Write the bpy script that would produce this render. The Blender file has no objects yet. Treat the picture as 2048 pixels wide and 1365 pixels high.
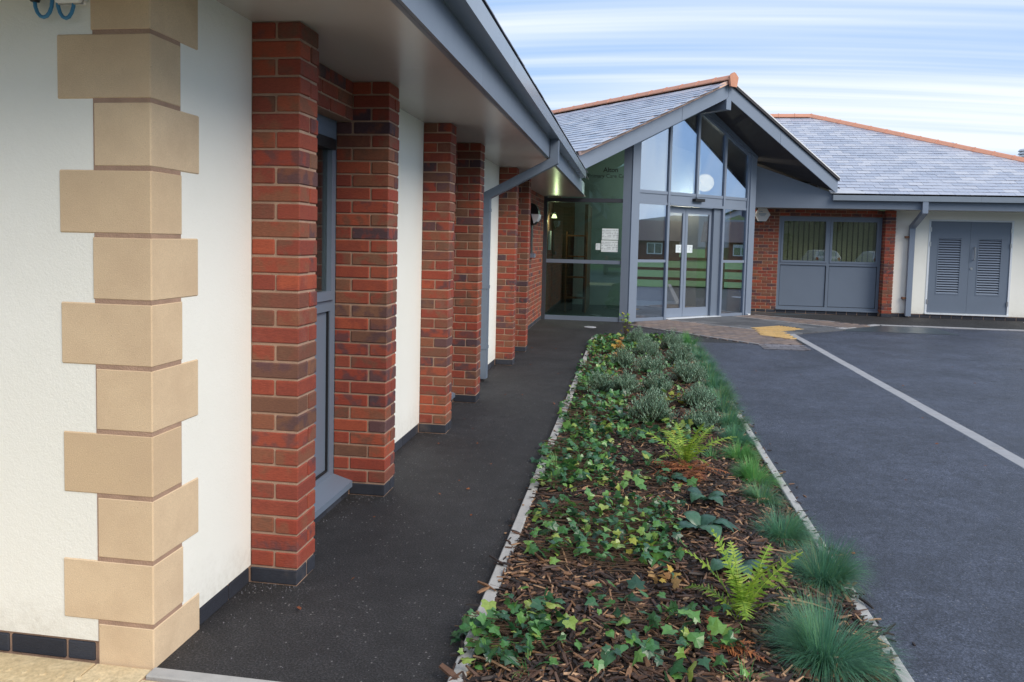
import bpy, bmesh, math, random
from mathutils import Vector, Matrix, Euler
R_ = random.Random(7)
rad = math.radians
C = bpy.context.scene.collection
S = bpy.context.scene

# ------------------------------------------------------------------ camera
YAW, PIT, ROLL = -.1508, -.063, .0236
cam = bpy.data.cameras.new('camera'); camo = bpy.data.objects.new('camera', cam); C.objects.link(camo)
_F = Vector((math.sin(YAW)*math.cos(PIT), math.cos(YAW)*math.cos(PIT), math.sin(PIT)))
_R0 = Vector((math.cos(YAW), -math.sin(YAW), 0)); _U0 = _R0.cross(_F)
_R = _R0*math.cos(ROLL)+_U0*math.sin(ROLL); _U = _U0*math.cos(ROLL)-_R0*math.sin(ROLL)
camo.matrix_world = Matrix(((_R.x, _U.x, -_F.x, 0), (_R.y, _U.y, -_F.y, 0), (_R.z, _U.z, -_F.z, 1.5118), (0, 0, 0, 1)))
cam.sensor_width = 36; cam.lens = 1541.96/2048*36; cam.shift_y = -102.2/2048; cam.clip_start = .05; cam.clip_end = 3000
S.camera = camo

# ------------------------------------------------------------------ sky, sun, exposure
SUN_EL, SUN_AZ = rad(38), rad(125)           # azimuth clockwise from +Y
w = bpy.data.worlds.new('World'); S.world = w; w.use_nodes = True
nt = w.node_tree; nt.nodes.clear()
def N(t, typ, **k):
    n = t.nodes.new(typ)
    for a, b in k.items(): setattr(n, a, b)
    return n
def math_(t, op, a, b=None, c=None, clamp=False):
    n = N(t, 'ShaderNodeMath', operation=op); n.use_clamp = clamp
    for i, v in enumerate((a, b, c)):
        if v is None: continue
        if isinstance(v, (int, float)): n.inputs[i].default_value = v
        else: t.links.new(v, n.inputs[i])
    return n.outputs[0]
def mix_(t, f, a, b, bt='MIX'):
    n = N(t, 'ShaderNodeMix', data_type='RGBA', blend_type=bt)
    for i, v in ((0, f), (6, a), (7, b)):
        if isinstance(v, (int, float)): n.inputs[i].default_value = v
        elif isinstance(v, tuple): n.inputs[i].default_value = (*v, 1) if len(v) == 3 else v
        else: t.links.new(v, n.inputs[i])
    return n.outputs[2]
def ramp_(t, f, stops, interp='LINEAR'):
    n = N(t, 'ShaderNodeValToRGB'); n.color_ramp.interpolation = interp
    while len(n.color_ramp.elements) < len(stops): n.color_ramp.elements.new(.5)
    for e, (p, c) in zip(n.color_ramp.elements, stops):
        e.position = p; e.color = (c, c, c, 1) if isinstance(c, (int, float)) else (*c, 1)
    t.links.new(f, n.inputs[0]); return n.outputs[0]
def noise_(t, vec, scale, detail=3, rough=.55, dist=0):
    n = N(t, 'ShaderNodeTexNoise'); n.inputs['Scale'].default_value = scale
    n.inputs['Detail'].default_value = detail; n.inputs['Roughness'].default_value = rough; n.inputs['Distortion'].default_value = dist
    if vec is not None: t.links.new(vec, n.inputs['Vector'])
    return n.outputs[0]
def mapv(t, vec, scale=(1, 1, 1), loc=(0, 0, 0), rot=(0, 0, 0)):
    n = N(t, 'ShaderNodeMapping'); n.inputs['Scale'].default_value = scale; n.inputs['Location'].default_value = loc; n.inputs['Rotation'].default_value = rot
    t.links.new(vec, n.inputs['Vector']); return n.outputs[0]

sky = N(nt, 'ShaderNodeTexSky', sky_type='NISHITA', sun_disc=False, sun_elevation=SUN_EL, sun_rotation=SUN_AZ)
sky.air_density = 1.0; sky.dust_density = .6; sky.ozone_density = 2.0
tc = N(nt, 'ShaderNodeTexCoord'); sp = N(nt, 'ShaderNodeSeparateXYZ'); nt.links.new(tc.outputs['Generated'], sp.inputs[0])
den = math_(nt, 'ADD', math_(nt, 'MAXIMUM', sp.outputs[2], 0.0), .16)
cx = math_(nt, 'DIVIDE', sp.outputs[0], den); cy = math_(nt, 'DIVIDE', sp.outputs[1], den)
cb = N(nt, 'ShaderNodeCombineXYZ'); nt.links.new(cx, cb.inputs[0]); nt.links.new(cy, cb.inputs[1])
v1 = mapv(nt, cb.outputs[0], (.17, 1.9, 1), (5.3, 2.2, 0), (0, 0, rad(22)))
v2 = mapv(nt, cb.outputs[0], (.30, 7.0, 1), (1.1, 4.7, 0), (0, 0, rad(20)))
a1 = noise_(nt, v1, 1.0, 2.5, .5, .35); a2 = noise_(nt, v2, 1.0, 3, .55, .15)
a0 = noise_(nt, mapv(nt, cb.outputs[0], (.35, .9, 1), (2.2, .4, 0), (0, 0, rad(24))), 1.0, 1.5, .5, .4)
st = math_(nt, 'ADD', math_(nt, 'ADD', math_(nt, 'MULTIPLY', a1, .46), math_(nt, 'MULTIPLY', a2, .32)), math_(nt, 'MULTIPLY', a0, .28))
msk = ramp_(nt, st, [(.445, .0), (.54, .42), (.625, .95)])
hz = ramp_(nt, sp.outputs[2], [(.0, .35), (.12, .12), (.3, .05)])
msk2 = math_(nt, 'MAXIMUM', msk, hz)
skc = mix_(nt, .75, sky.outputs[0], (3.5, 5.8, 9.6))
cloud = mix_(nt, msk2, skc, (8.7, 9.3, 10.2))
bg = N(nt, 'ShaderNodeBackground'); nt.links.new(cloud, bg.inputs[0]); bg.inputs[1].default_value = .085
wo = N(nt, 'ShaderNodeOutputWorld'); nt.links.new(bg.outputs[0], wo.inputs[0])
sl = bpy.data.lights.new('sun', 'SUN'); sl.energy = 2.3; sl.angle = rad(35); sl.color = (1, .91, .80)
so = bpy.data.objects.new('sun', sl); C.objects.link(so)
sd = Vector((math.sin(SUN_AZ)*math.cos(SUN_EL), math.cos(SUN_AZ)*math.cos(SUN_EL), math.sin(SUN_EL)))
so.rotation_euler = sd.to_track_quat('Z', 'Y').to_euler(); so.location = (20, -20, 30)
S.view_settings.view_transform = 'Standard'; S.view_settings.look = 'None'; S.view_settings.gamma = 1
S.view_settings.use_curve_mapping = False; S.view_settings.exposure = .42
S.cycles.max_bounces = 8; S.cycles.transparent_max_bounces = 12

# ------------------------------------------------------------------ materials
MATS = {}
def newmat(name):
    m = bpy.data.materials.new(name); m.use_nodes = True; t = m.node_tree; t.nodes.clear()
    o = N(t, 'ShaderNodeOutputMaterial'); p = N(t, 'ShaderNodeBsdfPrincipled'); t.links.new(p.outputs[0], o.inputs[0])
    MATS[name] = m; return m, t, p, o
def setc(t, p, c, key='Base Color'):
    if isinstance(c, tuple): p.inputs[key].default_value = (*c, 1)
    else: t.links.new(c, p.inputs[key])
def bump(t, p, h, strength=.3, dist=.01):
    b = N(t, 'ShaderNodeBump'); b.inputs['Strength'].default_value = strength; b.inputs['Distance'].default_value = dist
    t.links.new(h, b.inputs['Height']); t.links.new(b.outputs[0], p.inputs['Normal'])
def pos(t): return N(t, 'ShaderNodeNewGeometry').outputs['Position']
def rnd(t):
    a = N(t, 'ShaderNodeAttribute', attribute_name='rnd'); o = N(t, 'ShaderNodeObjectInfo')
    return math_(t, 'FRACT', math_(t, 'ADD', a.outputs['Fac'], o.outputs['Random']))
def simple(name, col, rough=.5, var=.12, nscale=6, bs=0, bscale=60, metal=0, rv=.1, bd=.004):
    m, t, p, o = newmat(name); P = pos(t)
    n = noise_(t, P, nscale, 4, .6)
    dark = tuple(c*(1-var) for c in col); lite = tuple(min(1, c*(1+var)) for c in col)
    setc(t, p, mix_(t, n, dark, lite))
    r = math_(t, 'ADD', rough-rv/2, math_(t, 'MULTIPLY', noise_(t, P, nscale*2.3, 3), rv)); t.links.new(r, p.inputs['Roughness'])
    p.inputs['Metallic'].default_value = metal
    if bs: bump(t, p, noise_(t, P, bscale, 3), bs, bd)
    return m

def brickmat(name, cols, alt=.55):
    m, t, p, o = newmat(name); P = pos(t); v = rnd(t)
    n = len(cols); stops = [(i/n, c) for i, c in enumerate(cols)]
    base = ramp_(t, v, stops, 'CONSTANT')
    v2 = math_(t, 'FRACT', math_(t, 'ADD', math_(t, 'MULTIPLY', v, 7.31), .37)); other = ramp_(t, v2, stops, 'CONSTANT')
    off = N(t, 'ShaderNodeVectorMath', operation='ADD'); cc = N(t, 'ShaderNodeCombineXYZ')
    for i in range(3): t.links.new(math_(t, 'MULTIPLY', v, 31.0+7*i), cc.inputs[i])
    t.links.new(P, off.inputs[0]); t.links.new(cc.outputs[0], off.inputs[1])
    patch = ramp_(t, noise_(t, off.outputs[0], 14, 3, .5), [(.46, 0), (.60, alt)])
    c = mix_(t, patch, base, other)
    grain = noise_(t, mapv(t, off.outputs[0], (60, 60, 260)), 1, 4, .7)
    c = mix_(t, .6, c, ramp_(t, grain, [(.3, .55), (.75, 1.35)]), 'MULTIPLY')
    eff = ramp_(t, noise_(t, P, 2.3, 5, .7), [(.60, 0), (.88, .35)])
    c = mix_(t, eff, c, (.42, .33, .27))
    setc(t, p, c); p.inputs['Roughness'].default_value = .82
    bump(t, p, grain, .6, .004); return m
brickmat('brick', [(.30, .052, .028), (.37, .078, .036), (.21, .095, .055), (.25, .05, .03), (.17, .075, .045), (.31, .062, .032), (.24, .085, .045), (.27, .052, .03), (.12, .055, .055), (.28, .06, .033), (.085, .045, .052), (.20, .065, .04)], .75)
brickmat('blue_brick', [(.028, .032, .045), (.04, .045, .06), (.022, .025, .036)], .3)
simple('mortar', (.40, .26, .185), .95, .35, 14, .8, 160)
# roughcast render
m, t, p, o = newmat('render'); P = pos(t)
setc(t, p, mix_(t, ramp_(t, noise_(t, P, 1.1, 5, .65), [(.35, 0), (.75, 1)]), (.90, .89, .82), (.85, .84, .76)))
bcn = p.inputs['Base Color'].links[0].from_socket; szn = N(t, 'ShaderNodeSeparateXYZ'); t.links.new(P, szn.inputs[0])
spl = math_(t, 'MULTIPLY', ramp_(t, math_(t, 'ADD', szn.outputs[2], math_(t, 'MULTIPLY', noise_(t, P, 7, 4, .7), .35)), [(.20, .5), (.42, .0)]), ramp_(t, noise_(t, P, 30, 4, .7), [(.4, .3), (.7, 1)]))
t.links.new(mix_(t, spl, bcn, (.50, .46, .38)), p.inputs['Base Color'])
p.inputs['Roughness'].default_value = .95
bump(t, p, math_(t, 'ADD', noise_(t, P, 150, 4, .7), math_(t, 'MULTIPLY', noise_(t, P, 45, 3), .6)), .36, .005)
# quoin stone
m, t, p, o = newmat('stone'); P = pos(t); v = rnd(t)
c = mix_(t, v, (.64, .47, .29), (.77, .59, .39))
c = mix_(t, .5, c, ramp_(t, noise_(t, P, 300, 4, .8), [(.3, .62), (.7, 1.25)]), 'MULTIPLY')
c = mix_(t, ramp_(t, noise_(t, P, 5, 6, .65), [(.35, .55), (.62, 0)]), c, (.58, .42, .27))
vo = N(t, 'ShaderNodeTexVoronoi'); vo.inputs['Scale'].default_value = 26; t.links.new(P, vo.inputs['Vector'])
c = mix_(t, ramp_(t, vo.outputs['Distance'], [(.0, .75), (.055, .0)]), c, (.20, .12, .07))
setc(t, p, c); p.inputs['Roughness'].default_value = .9; bump(t, p, noise_(t, P, 220, 5, .7), .45, .004)
simple('grey_paint', (.15, .187, .245), .42, .06, 3)
simple('grey_light', (.205, .25, .325), .38, .05, 3)
simple('grey_gutter', (.22, .26, .31), .22, .08, 5)
simple('dark_frame', (.05, .055, .065), .4, .1, 5)
simple('dark_soffit', (.035, .033, .036), .6, .15, 4)
simple('black', (.012, .012, .013), .45, .2, 8)
simple('white_paint', (.78, .80, .82), .45, .04, 6)
simple('steel', (.55, .56, .58), .3, .05, 20, metal=.9)
simple('blue_plastic', (.05, .24, .45), .4, .1, 20)
simple('concrete', (.42, .41, .39), .9, .25, 14, .5, 160)
simple('concrete_dark', (.33, .32, .33), .9, .25, 9, .5, 120)
simple('salmon', (.60, .28, .18), .7, .18, 9, .25, 80)
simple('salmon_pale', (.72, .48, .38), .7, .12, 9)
simple('kerb_pale', (.32, .32, .33), .85, .22, 11, .4, 150)
simple('lead', (.48, .5, .54), .35, .1, 9)
simple('timber', (.20, .085, .04), .85, .3, 12, .3, 60)
simple('white_frame', (.72, .76, .80), .4, .05, 9)
simple('lobby_pale', (.52, .58, .58), .7, .2, 2)
simple('lobby_dark', (.09, .065, .05), .7, .3, 2)
simple('lobby_floor', (.05, .065, .075), .35, .2, 3)
simple('blind', (.62, .58, .44), .8, .2, 5)
simple('red_plastic', (.5, .03, .02), .4)
simple('yellow_plate', (.75, .5, .06), .5)
simple('bark_tree', (.09, .07, .05), .9, .3, 12, .5, 30)
# soffit board, satin off-white
m, t, p, o = newmat('soffit'); P = pos(t)
setc(t, p, mix_(t, noise_(t, mapv(t, P, (3, .6, 1)), 2, 4), (.54, .51, .475), (.62, .59, .55)))
p.inputs['Roughness'].default_value = .27; p.inputs['Specular IOR Level'].default_value = .7
bump(t, p, noise_(t, mapv(t, P, (60, 6, 1)), 1, 4), .06, .004)
# tarmac
def tarmac(name, c0, c1, rough):
    m, t, p, o = newmat(name); P = pos(t)
    g = noise_(t, P, 125, 3, .85); big = noise_(t, P, 1.3, 6, .62); mid = noise_(t, P, 9, 4, .7)
    c = mix_(t, ramp_(t, g, [(.40, 0), (.54, .28), (.72, 1)]), c0, c1)
    c = mix_(t, 1, c, ramp_(t, big, [(.32, .66), (.66, 1.35)]), 'MULTIPLY')
    c = mix_(t, .8, c, ramp_(t, mid, [(.3, .62), (.72, 1.5)]), 'MULTIPLY')
    vo = N(t, 'ShaderNodeTexVoronoi'); vo.inputs['Scale'].default_value = 42; t.links.new(P, vo.inputs['Vector'])
    sep = N(t, 'ShaderNodeSeparateColor'); t.links.new(vo.outputs['Color'], sep.inputs[0])
    sel = math_(t, 'MULTIPLY', math_(t, 'GREATER_THAN', sep.outputs[0], .72), math_(t, 'GREATER_THAN', mid, .46))
    dot = math_(t, 'MULTIPLY', math_(t, 'LESS_THAN', vo.outputs['Distance'], .16), sel)
    c = mix_(t, math_(t, 'MULTIPLY', dot, .55), c, (.32, .31, .30))
    setc(t, p, c)
    r = math_(t, 'ADD', rough, math_(t, 'MULTIPLY', big, .22)); t.links.new(r, p.inputs['Roughness'])
    p.inputs['Specular IOR Level'].default_value = .55
    bump(t, p, g, 1.0, .008)
tarmac('tarmac_path', (.003, .003, .004), (.085, .082, .084), .55)
tarmac('tarmac_sky_tint', (.014, .018, .028), (.15, .17, .235), .40)  # lighter, bluer tarmac: the sky's sheen is put into the colour
# paving bits
brickmat('paver', [(.20, .15, .125), (.16, .125, .11), (.24, .18, .15), (.19, .15, .14), (.145, .12, .115)], .4)
brickmat('slab', [(.085, .09, .10), (.11, .115, .125), (.07, .073, .08), (.14, .145, .155)], .5)
brickmat('tactile', [(.60, .40, .16), (.66, .45, .19), (.56, .38, .16)], .4)
brickmat('buff', [(.60, .48, .29), (.66, .54, .34), (.56, .44, .26)], .5)
brickmat('grey_block', [(.16, .155, .17), (.20, .19, .21), (.13, .125, .14)], .4)
# slate: smooth, damp, reflects the sky; that sheen is also put into the pale base colour
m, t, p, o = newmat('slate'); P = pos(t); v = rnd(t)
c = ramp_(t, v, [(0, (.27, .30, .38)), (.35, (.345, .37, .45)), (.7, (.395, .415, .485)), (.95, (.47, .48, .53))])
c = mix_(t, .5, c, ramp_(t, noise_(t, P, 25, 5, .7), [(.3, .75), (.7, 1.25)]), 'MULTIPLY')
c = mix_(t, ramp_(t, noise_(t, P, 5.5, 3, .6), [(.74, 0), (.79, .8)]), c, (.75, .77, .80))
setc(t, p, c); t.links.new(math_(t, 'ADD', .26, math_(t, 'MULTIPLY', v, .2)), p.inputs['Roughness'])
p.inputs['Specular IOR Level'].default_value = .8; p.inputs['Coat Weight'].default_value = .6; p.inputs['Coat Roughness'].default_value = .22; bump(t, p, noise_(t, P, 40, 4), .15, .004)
# soil
m, t, p, o = newmat('soil'); P = pos(t)
setc(t, p, mix_(t, noise_(t, P, 60, 5, .7), (.012, .008, .006), (.055, .034, .022))); p.inputs['Roughness'].default_value = .95
bump(t, p, noise_(t, P, 70, 4), .8, .02)
m, t, p, o = newmat('bark'); v = rnd(t); P = pos(t)
c = ramp_(t, v, [(0, (.014, .010, .009)), (.32, (.028, .017, .014)), (.58, (.060, .032, .022)), (.76, (.12, .062, .038)), (.90, (.26, .135, .065)), (.98, (.45, .27, .15))])
c = mix_(t, .6, c, ramp_(t, noise_(t, P, 140, 3, .7), [(.3, .6), (.7, 1.4)]), 'MULTIPLY')
setc(t, p, c); p.inputs['Roughness'].default_value = .62
def leafmat(name, stops, rough=.45, sss=.0, trans=.25, spec=.5):
    m, t, p, o = newmat(name); v = rnd(t); P = pos(t)
    c = ramp_(t, v, stops); c = mix_(t, .5, c, ramp_(t, noise_(t, P, 90, 3, .6), [(.3, .75), (.7, 1.3)]), 'MULTIPLY')
    setc(t, p, c); p.inputs['Roughness'].default_value = rough; p.inputs['Specular IOR Level'].default_value = spec
    tl = N(t, 'ShaderNodeBsdfTranslucent'); t.links.new(c, tl.inputs[0]); mx = N(t, 'ShaderNodeMixShader'); mx.inputs[0].default_value = trans
    t.links.new(p.outputs[0], mx.inputs[1]); t.links.new(tl.outputs[0], mx.inputs[2]); t.links.new(mx.outputs[0], o.inputs[0])
leafmat('ivy', [(0, (.03, .085, .045)), (.3, (.045, .14, .055)), (.6, (.08, .22, .06)), (.85, (.15, .33, .07)), (.97, (.32, .40, .08))], .3, spec=.65)
leafmat('fescue', [(0, (.06, .17, .11)), (.4, (.10, .27, .17)), (.75, (.15, .36, .17)), (.95, (.17, .28, .09)), (1, (.38, .34, .18))], .5, trans=.35)
leafmat('fescue_green', [(0, (.07, .22, .08)), (.5, (.12, .34, .10)), (.9, (.20, .44, .12)), (1, (.30, .36, .12))], .5, trans=.35)
leafmat('lavender', [(0, (.11, .21, .13)), (.5, (.22, .36, .24)), (1, (.38, .52, .37))], .7)
leafmat('fern', [(0, (.15, .28, .03)), (.5, (.26, .42, .045)), (1, (.46, .58, .08))], .5, trans=.4)
leafmat('dead_fern', [(0, (.15, .045, .02)), (.6, (.28, .09, .035)), (1, (.42, .16, .05))], .7)
leafmat('broadleaf', [(0, (.03, .085, .06)), (.6, (.05, .13, .085)), (1, (.08, .18, .10))], .3, spec=.6)
leafmat('yellow_leaf', [(0, (.45, .22, .08)), (.5, (.6, .36, .14)), (1, (.7, .48, .08))], .5, trans=.4)
leafmat('lime_leaf', [(0, (.09, .22, .05)), (.6, (.22, .36, .06)), (1, (.5, .42, .05))], .5, trans=.35)
leafmat('tree_leaf', [(0, (.02, .05, .02)), (.6, (.05, .09, .03)), (1, (.12, .12, .04))], .6)
simple('stem', (.10, .06, .035), .8, .3, 20)
simple('grass_ground', (.075, .17, .035), .9, .35, .35, .5, 30)
simple('bank_green', (.035, .048, .03), .95, .5, .4, .6, 8)
simple('hill_hazed', (.035, .052, .062), .9, .4, .03)  # blue of distant haze put into the hill colour
simple('bungalow_brick', (.16, .07, .045), .9, .2, 2)
simple('roof_tile', (.085, .055, .05), .8, .2, 2)
simple('car_paint', (.02, .035, .045), .15, .1, 3)
# glass: tinted, reflective coating
def glassmat(name, tint, refl, rough=.0, rc=(.92, .96, 1)):
    m = bpy.data.materials.new(name); m.use_nodes = True; t = m.node_tree; t.nodes.clear(); MATS[name] = m
    o = N(t, 'ShaderNodeOutputMaterial'); g = N(t, 'ShaderNodeBsdfGlossy'); g.inputs['Color'].default_value = (*rc, 1); g.inputs['Roughness'].default_value = rough
    tr = N(t, 'ShaderNodeBsdfTransparent'); tr.inputs[0].default_value = (*tint, 1)
    lw = N(t, 'ShaderNodeLayerWeight'); lw.inputs[0].default_value = .5
    f = math_(t, 'ADD', refl, math_(t, 'MULTIPLY', math_(t, 'POWER', lw.outputs['Facing'], 4.0), .75), clamp=True); mx = N(t, 'ShaderNodeMixShader')
    t.links.new(f, mx.inputs[0]); t.links.new(tr.outputs[0], mx.inputs[1]); t.links.new(g.outputs[0], mx.inputs[2]); t.links.new(mx.outputs[0], o.inputs[0])
glassmat('glass_coated', (.58, .62, .62), .52, rc=(.74, .85, 1))
glassmat('glass_door', (.5, .5, .47), .38)
glassmat('glass_green', (.66, .84, .80), .10, rc=(.62, .82, .82))
glassmat('glass_window', (.72, .75, .68), .16)
def emis(name, col, s):
    m = bpy.data.materials.new(name); m.use_nodes = True; t = m.node_tree; t.nodes.clear(); MATS[name] = m
    o = N(t, 'ShaderNodeOutputMaterial'); e = N(t, 'ShaderNodeEmission'); e.inputs[0].default_value = (*col, 1); e.inputs[1].default_value = s; t.links.new(e.outputs[0], o.inputs[0])
emis('globe_glow', (1, .76, .45), 3.6); emis('lamp_soft', (1, .8, .4), 3)
# printed paper: rows of grey text on white
m, t, p, o = newmat('paper'); tcn = N(t, 'ShaderNodeTexCoord')
sx = N(t, 'ShaderNodeSeparateXYZ'); t.links.new(tcn.outputs['Generated'], sx.inputs[0])
row = math_(t, 'GREATER_THAN', math_(t, 'FRACT', math_(t, 'MULTIPLY', sx.outputs[2], 7)), .62)
wd = math_(t, 'GREATER_THAN', noise_(t, mapv(t, tcn.outputs['Generated'], (9, 9, 3.5)), 1, 2), .47)
mar = math_(t, 'MULTIPLY', math_(t, 'GREATER_THAN', sx.outputs[2], .12), math_(t, 'LESS_THAN', sx.outputs[2], .9))
k = math_(t, 'MULTIPLY', math_(t, 'MULTIPLY', row, wd), mar)
setc(t, p, mix_(t, math_(t, 'MULTIPLY', k, .7), (.72, .80, .82), (.15, .18, .22))); p.inputs['Roughness'].default_value = .8

# ------------------------------------------------------------------ building helpers
WL = {}
def wloc(o): return WL.get(o.name, Vector((0, 0, 0))) if o else Vector((0, 0, 0))
def link(o, parent=None, at=None):
    C.objects.link(o)
    if parent: o.parent = parent
    if at is not None: o.location = Vector(at)-wloc(parent); WL[o.name] = Vector(at)
    return o
def tag(o, label=None, cat=None, group=None, kind=None):
    for k_, v_ in (('label', label), ('category', cat), ('group', group), ('kind', kind)):
        if v_: o[k_] = v_
    return o
def thing(name, at, label, cat, group=None):
    o = bpy.data.objects.new(name, None); o.empty_display_size = .1; link(o, None, at); return tag(o, label, cat, group)
def node(name, parent, at):          # a part that only gathers its sub-parts' core mesh is never needed; parts are meshes
    return None
class MB:
    def __init__(s): s.v = []; s.f = []; s.r = []
    def add(s, vs, fs, r=0.0):
        b = len(s.v); s.v.extend(tuple(x) for x in vs); s.f.extend(tuple(i+b for i in f) for f in fs); s.r.extend([r]*len(fs)); return s
    def box(s, x0, x1, y0, y1, z0, z1, r=0.0):
        return s.add([(x0, y0, z0), (x1, y0, z0), (x1, y1, z0), (x0, y1, z0), (x0, y0, z1), (x1, y0, z1), (x1, y1, z1), (x0, y1, z1)],
                     [(0, 3, 2, 1), (4, 5, 6, 7), (0, 1, 5, 4), (1, 2, 6, 5), (2, 3, 7, 6), (3, 0, 4, 7)], r)
    def prism(s, pts, f, c0, c1, r=0.0):
        n = len(pts); vs = [f(a, b, c0) for a, b in pts]+[f(a, b, c1) for a, b in pts]
        return s.add(vs, [tuple(range(n))[::-1], tuple(range(n, 2*n))]+[(i, (i+1) % n, n+(i+1) % n, n+i) for i in range(n)], r)
    def tube(s, pts, rad_, n=8, r=0.0, sq=None):
        pts = [Vector(p_) for p_ in pts]; rings = []
        rr = rad_ if isinstance(rad_, (list, tuple)) else [rad_]*len(pts)
        prev = None
        for i, p_ in enumerate(pts):
            d = (pts[min(i+1, len(pts)-1)]-pts[max(i-1, 0)]).normalized()
            if prev is None: a = d.orthogonal().normalized()
            else: a = (prev-d*prev.dot(d)).normalized()
            prev = a; b = d.cross(a)
            rings.append([p_+(a*math.cos(2*math.pi*j/n)+b*math.sin(2*math.pi*j/n))*rr[i] for j in range(n)])
        vs = [v for g in rings for v in g]; fs = []
        for i in range(len(pts)-1):
            for j in range(n): fs.append((i*n+j, i*n+(j+1) % n, (i+1)*n+(j+1) % n, (i+1)*n+j))
        fs.append(tuple(range(n))[::-1]); fs.append(tuple(range((len(pts)-1)*n, len(pts)*n)))
        return s.add(vs, fs, r)
    def mesh(s, name, center=None, recalc=True, smooth=False):
        me = bpy.data.meshes.new(name); c = center or Vector((0, 0, 0))
        me.from_pydata([(x-c[0], y-c[1], z-c[2]) for x, y, z in s.v], [], s.f)
        if any(s.r):
            a = me.attributes.new('rnd', 'FLOAT', 'FACE'); a.data.foreach_set('value', s.r)
        if recalc:
            bm = bmesh.new(); bm.from_mesh(me); bmesh.ops.recalc_face_normals(bm, faces=bm.faces); bm.to_mesh(me); bm.free()
        if smooth: me.polygons.foreach_set('use_smooth', [True]*len(me.polygons))
        me.update(); return me
    def build(s, name, mat, parent=None, recalc=True, smooth=False, **tg):
        xs, ys, zs = zip(*s.v); c = Vector(((min(xs)+max(xs))/2, (min(ys)+max(ys))/2, min(zs) if parent is None else (min(zs)+max(zs))/2))
        me = s.mesh(name, c, recalc, smooth); me.materials.append(MATS[mat]); o = bpy.data.objects.new(name, me); link(o, parent, c)
        return tag(o, **tg)
def bx(name, mat, parent, x0, x1, y0, y1, z0, z1, **k): return MB().box(x0, x1, y0, y1, z0, z1).build(name, mat, parent, **k)
# chamfered brick, mesh data shared by size
BC = {}
def cbox(sx, sy, sz, c):
    hx, hy, hz = sx/2, sy/2, sz/2; vs = []; fs = []
    bm = bmesh.new(); bmesh.ops.create_cube(bm, size=1)
    for v in bm.verts: v.co = (v.co.x*sx, v.co.y*sy, v.co.z*sz)
    if c: bmesh.ops.bevel(bm, geom=bm.edges[:], offset=c, segments=1, affect='EDGES')
    vs = [v.co.copy() for v in bm.verts]; fs = [tuple(v.index for v in f.verts) for f in bm.faces]; bm.free(); return vs, fs
def piece(name, mat, parent, x0, x1, y0, y1, z0, z1, ch=.004, rot=0):
    key = (name, mat, round(x1-x0, 3), round(y1-y0, 3), round(z1-z0, 3), ch)
    if key not in BC:
        vs, fs = cbox(x1-x0, y1-y0, z1-z0, ch); me = bpy.data.meshes.new(name); me.from_pydata(vs, [], fs); me.materials.append(MATS[mat]); BC[key] = me
    o = bpy.data.objects.new(name, BC[key]); link(o, parent, ((x0+x1)/2, (y0+y1)/2, (z0+z1)/2)); o.rotation_euler.z = rot; return o
class Layer:
    """lays bricks: the first `quota` as objects, the others joined as stuff"""
    def __init__(s, quota): s.q = quota
    def lay(s, parent, mat, blocks, name='brick', ch=.004):
        rest = MB()
        for (x0, x1, y0, y1, z0, z1) in blocks:
            j = R_.uniform(-.0012, .0012)
            if s.q > 0:
                s.q -= 1; pc = piece(name, mat, parent, x0, x1, y0, y1, z0, z1, ch); pc.location += Vector((R_.gauss(0, .0009), R_.gauss(0, .0009), R_.gauss(0, .0007))); pc.rotation_euler = (R_.gauss(0, .003), R_.gauss(0, .003), R_.gauss(0, .003))
            else:
                vs, fs = cbox(x1-x0, y1-y0, z1-z0, ch); cx_, cy_, cz_ = (x0+x1)/2, (y0+y1)/2, (z0+z1)/2
                rest.add([(v.x+cx_, v.y+cy_, v.z+cz_) for v in vs], fs, R_.random())
        if rest.v: rest.build(name, mat, parent, recalc=False, kind='stuff')
def courses(z0, z1):
    k0 = round(z0/.075); k1 = round(z1/.075)
    for k in range(k0, k1): yield k, .075*k+.005, .075*(k+1)-.005

# ================================================================== NEAR WING
WX = -1.589; Y0 = 2.377; H = 2.4; PR = .215; PL = .19
PY = [3.07, 4.268, 5.779, 6.964, 9.218, 10.392]
BEYOND = 15.0
wing = thing('rendered_wing', (-2, 8, 0), 'cream rendered wing with sandstone quoins and red brick piers under a grey eaves', 'building')
def pj(o): return o
# render walls
for (a, b) in ((Y0, PY[0]), (PY[1]+PL, PY[2]), (PY[3]+PL, PY[4])):
    bx('rendered_wall', 'render', wing, WX-.25, WX, a, b, .078, H+.02)
bx('gable_wall', 'render', wing, -7, WX-.25, Y0, Y0+.25, .078, 3.0)
bx('gable_wall', 'render', wing, WX-.25, WX-.0005, Y0-.0002, Y0+.01, .078, 2.4)
# blue plinth bricks (mortar core behind)
pl = bx('plinth', 'mortar', wing, WX-.2, WX-.012, Y0+.012, PY[5], -.1, .077)
pg = bx('plinth', 'mortar', wing, -7, WX-.012, Y0+.011, Y0+.2, -.1, .077)
lay = Layer(300)
blk = []
for (a, b) in ((Y0+.3, PY[0]), (PY[1]+PL, PY[2]), (PY[3]+PL, PY[4])):
    y = a
    while y < b-.03:
        e = min(y+.215, b-.004); blk.append((WX-.1, WX-.005, y, e, .0, .068)); y += .225
for (a, b) in ((PY[0]+PL, PY[1]), (PY[2]+PL, PY[3]), (PY[4]+PL, PY[5])):
    y = a+.01
    while y < b-.03:
        e = min(y+.215, b-.004); blk.append((WX-.1, WX-.006, y, e, -.01, .05)); y += .225
lay.lay(pl, 'blue_brick', blk)
blk = []; x = WX-.215-.012
while x > -3.3: blk.append((x-(.215 if blk else .105), x, Y0+.004, Y0+.1, .0, .066)); x -= .225 if len(blk) > 1 else .115
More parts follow.
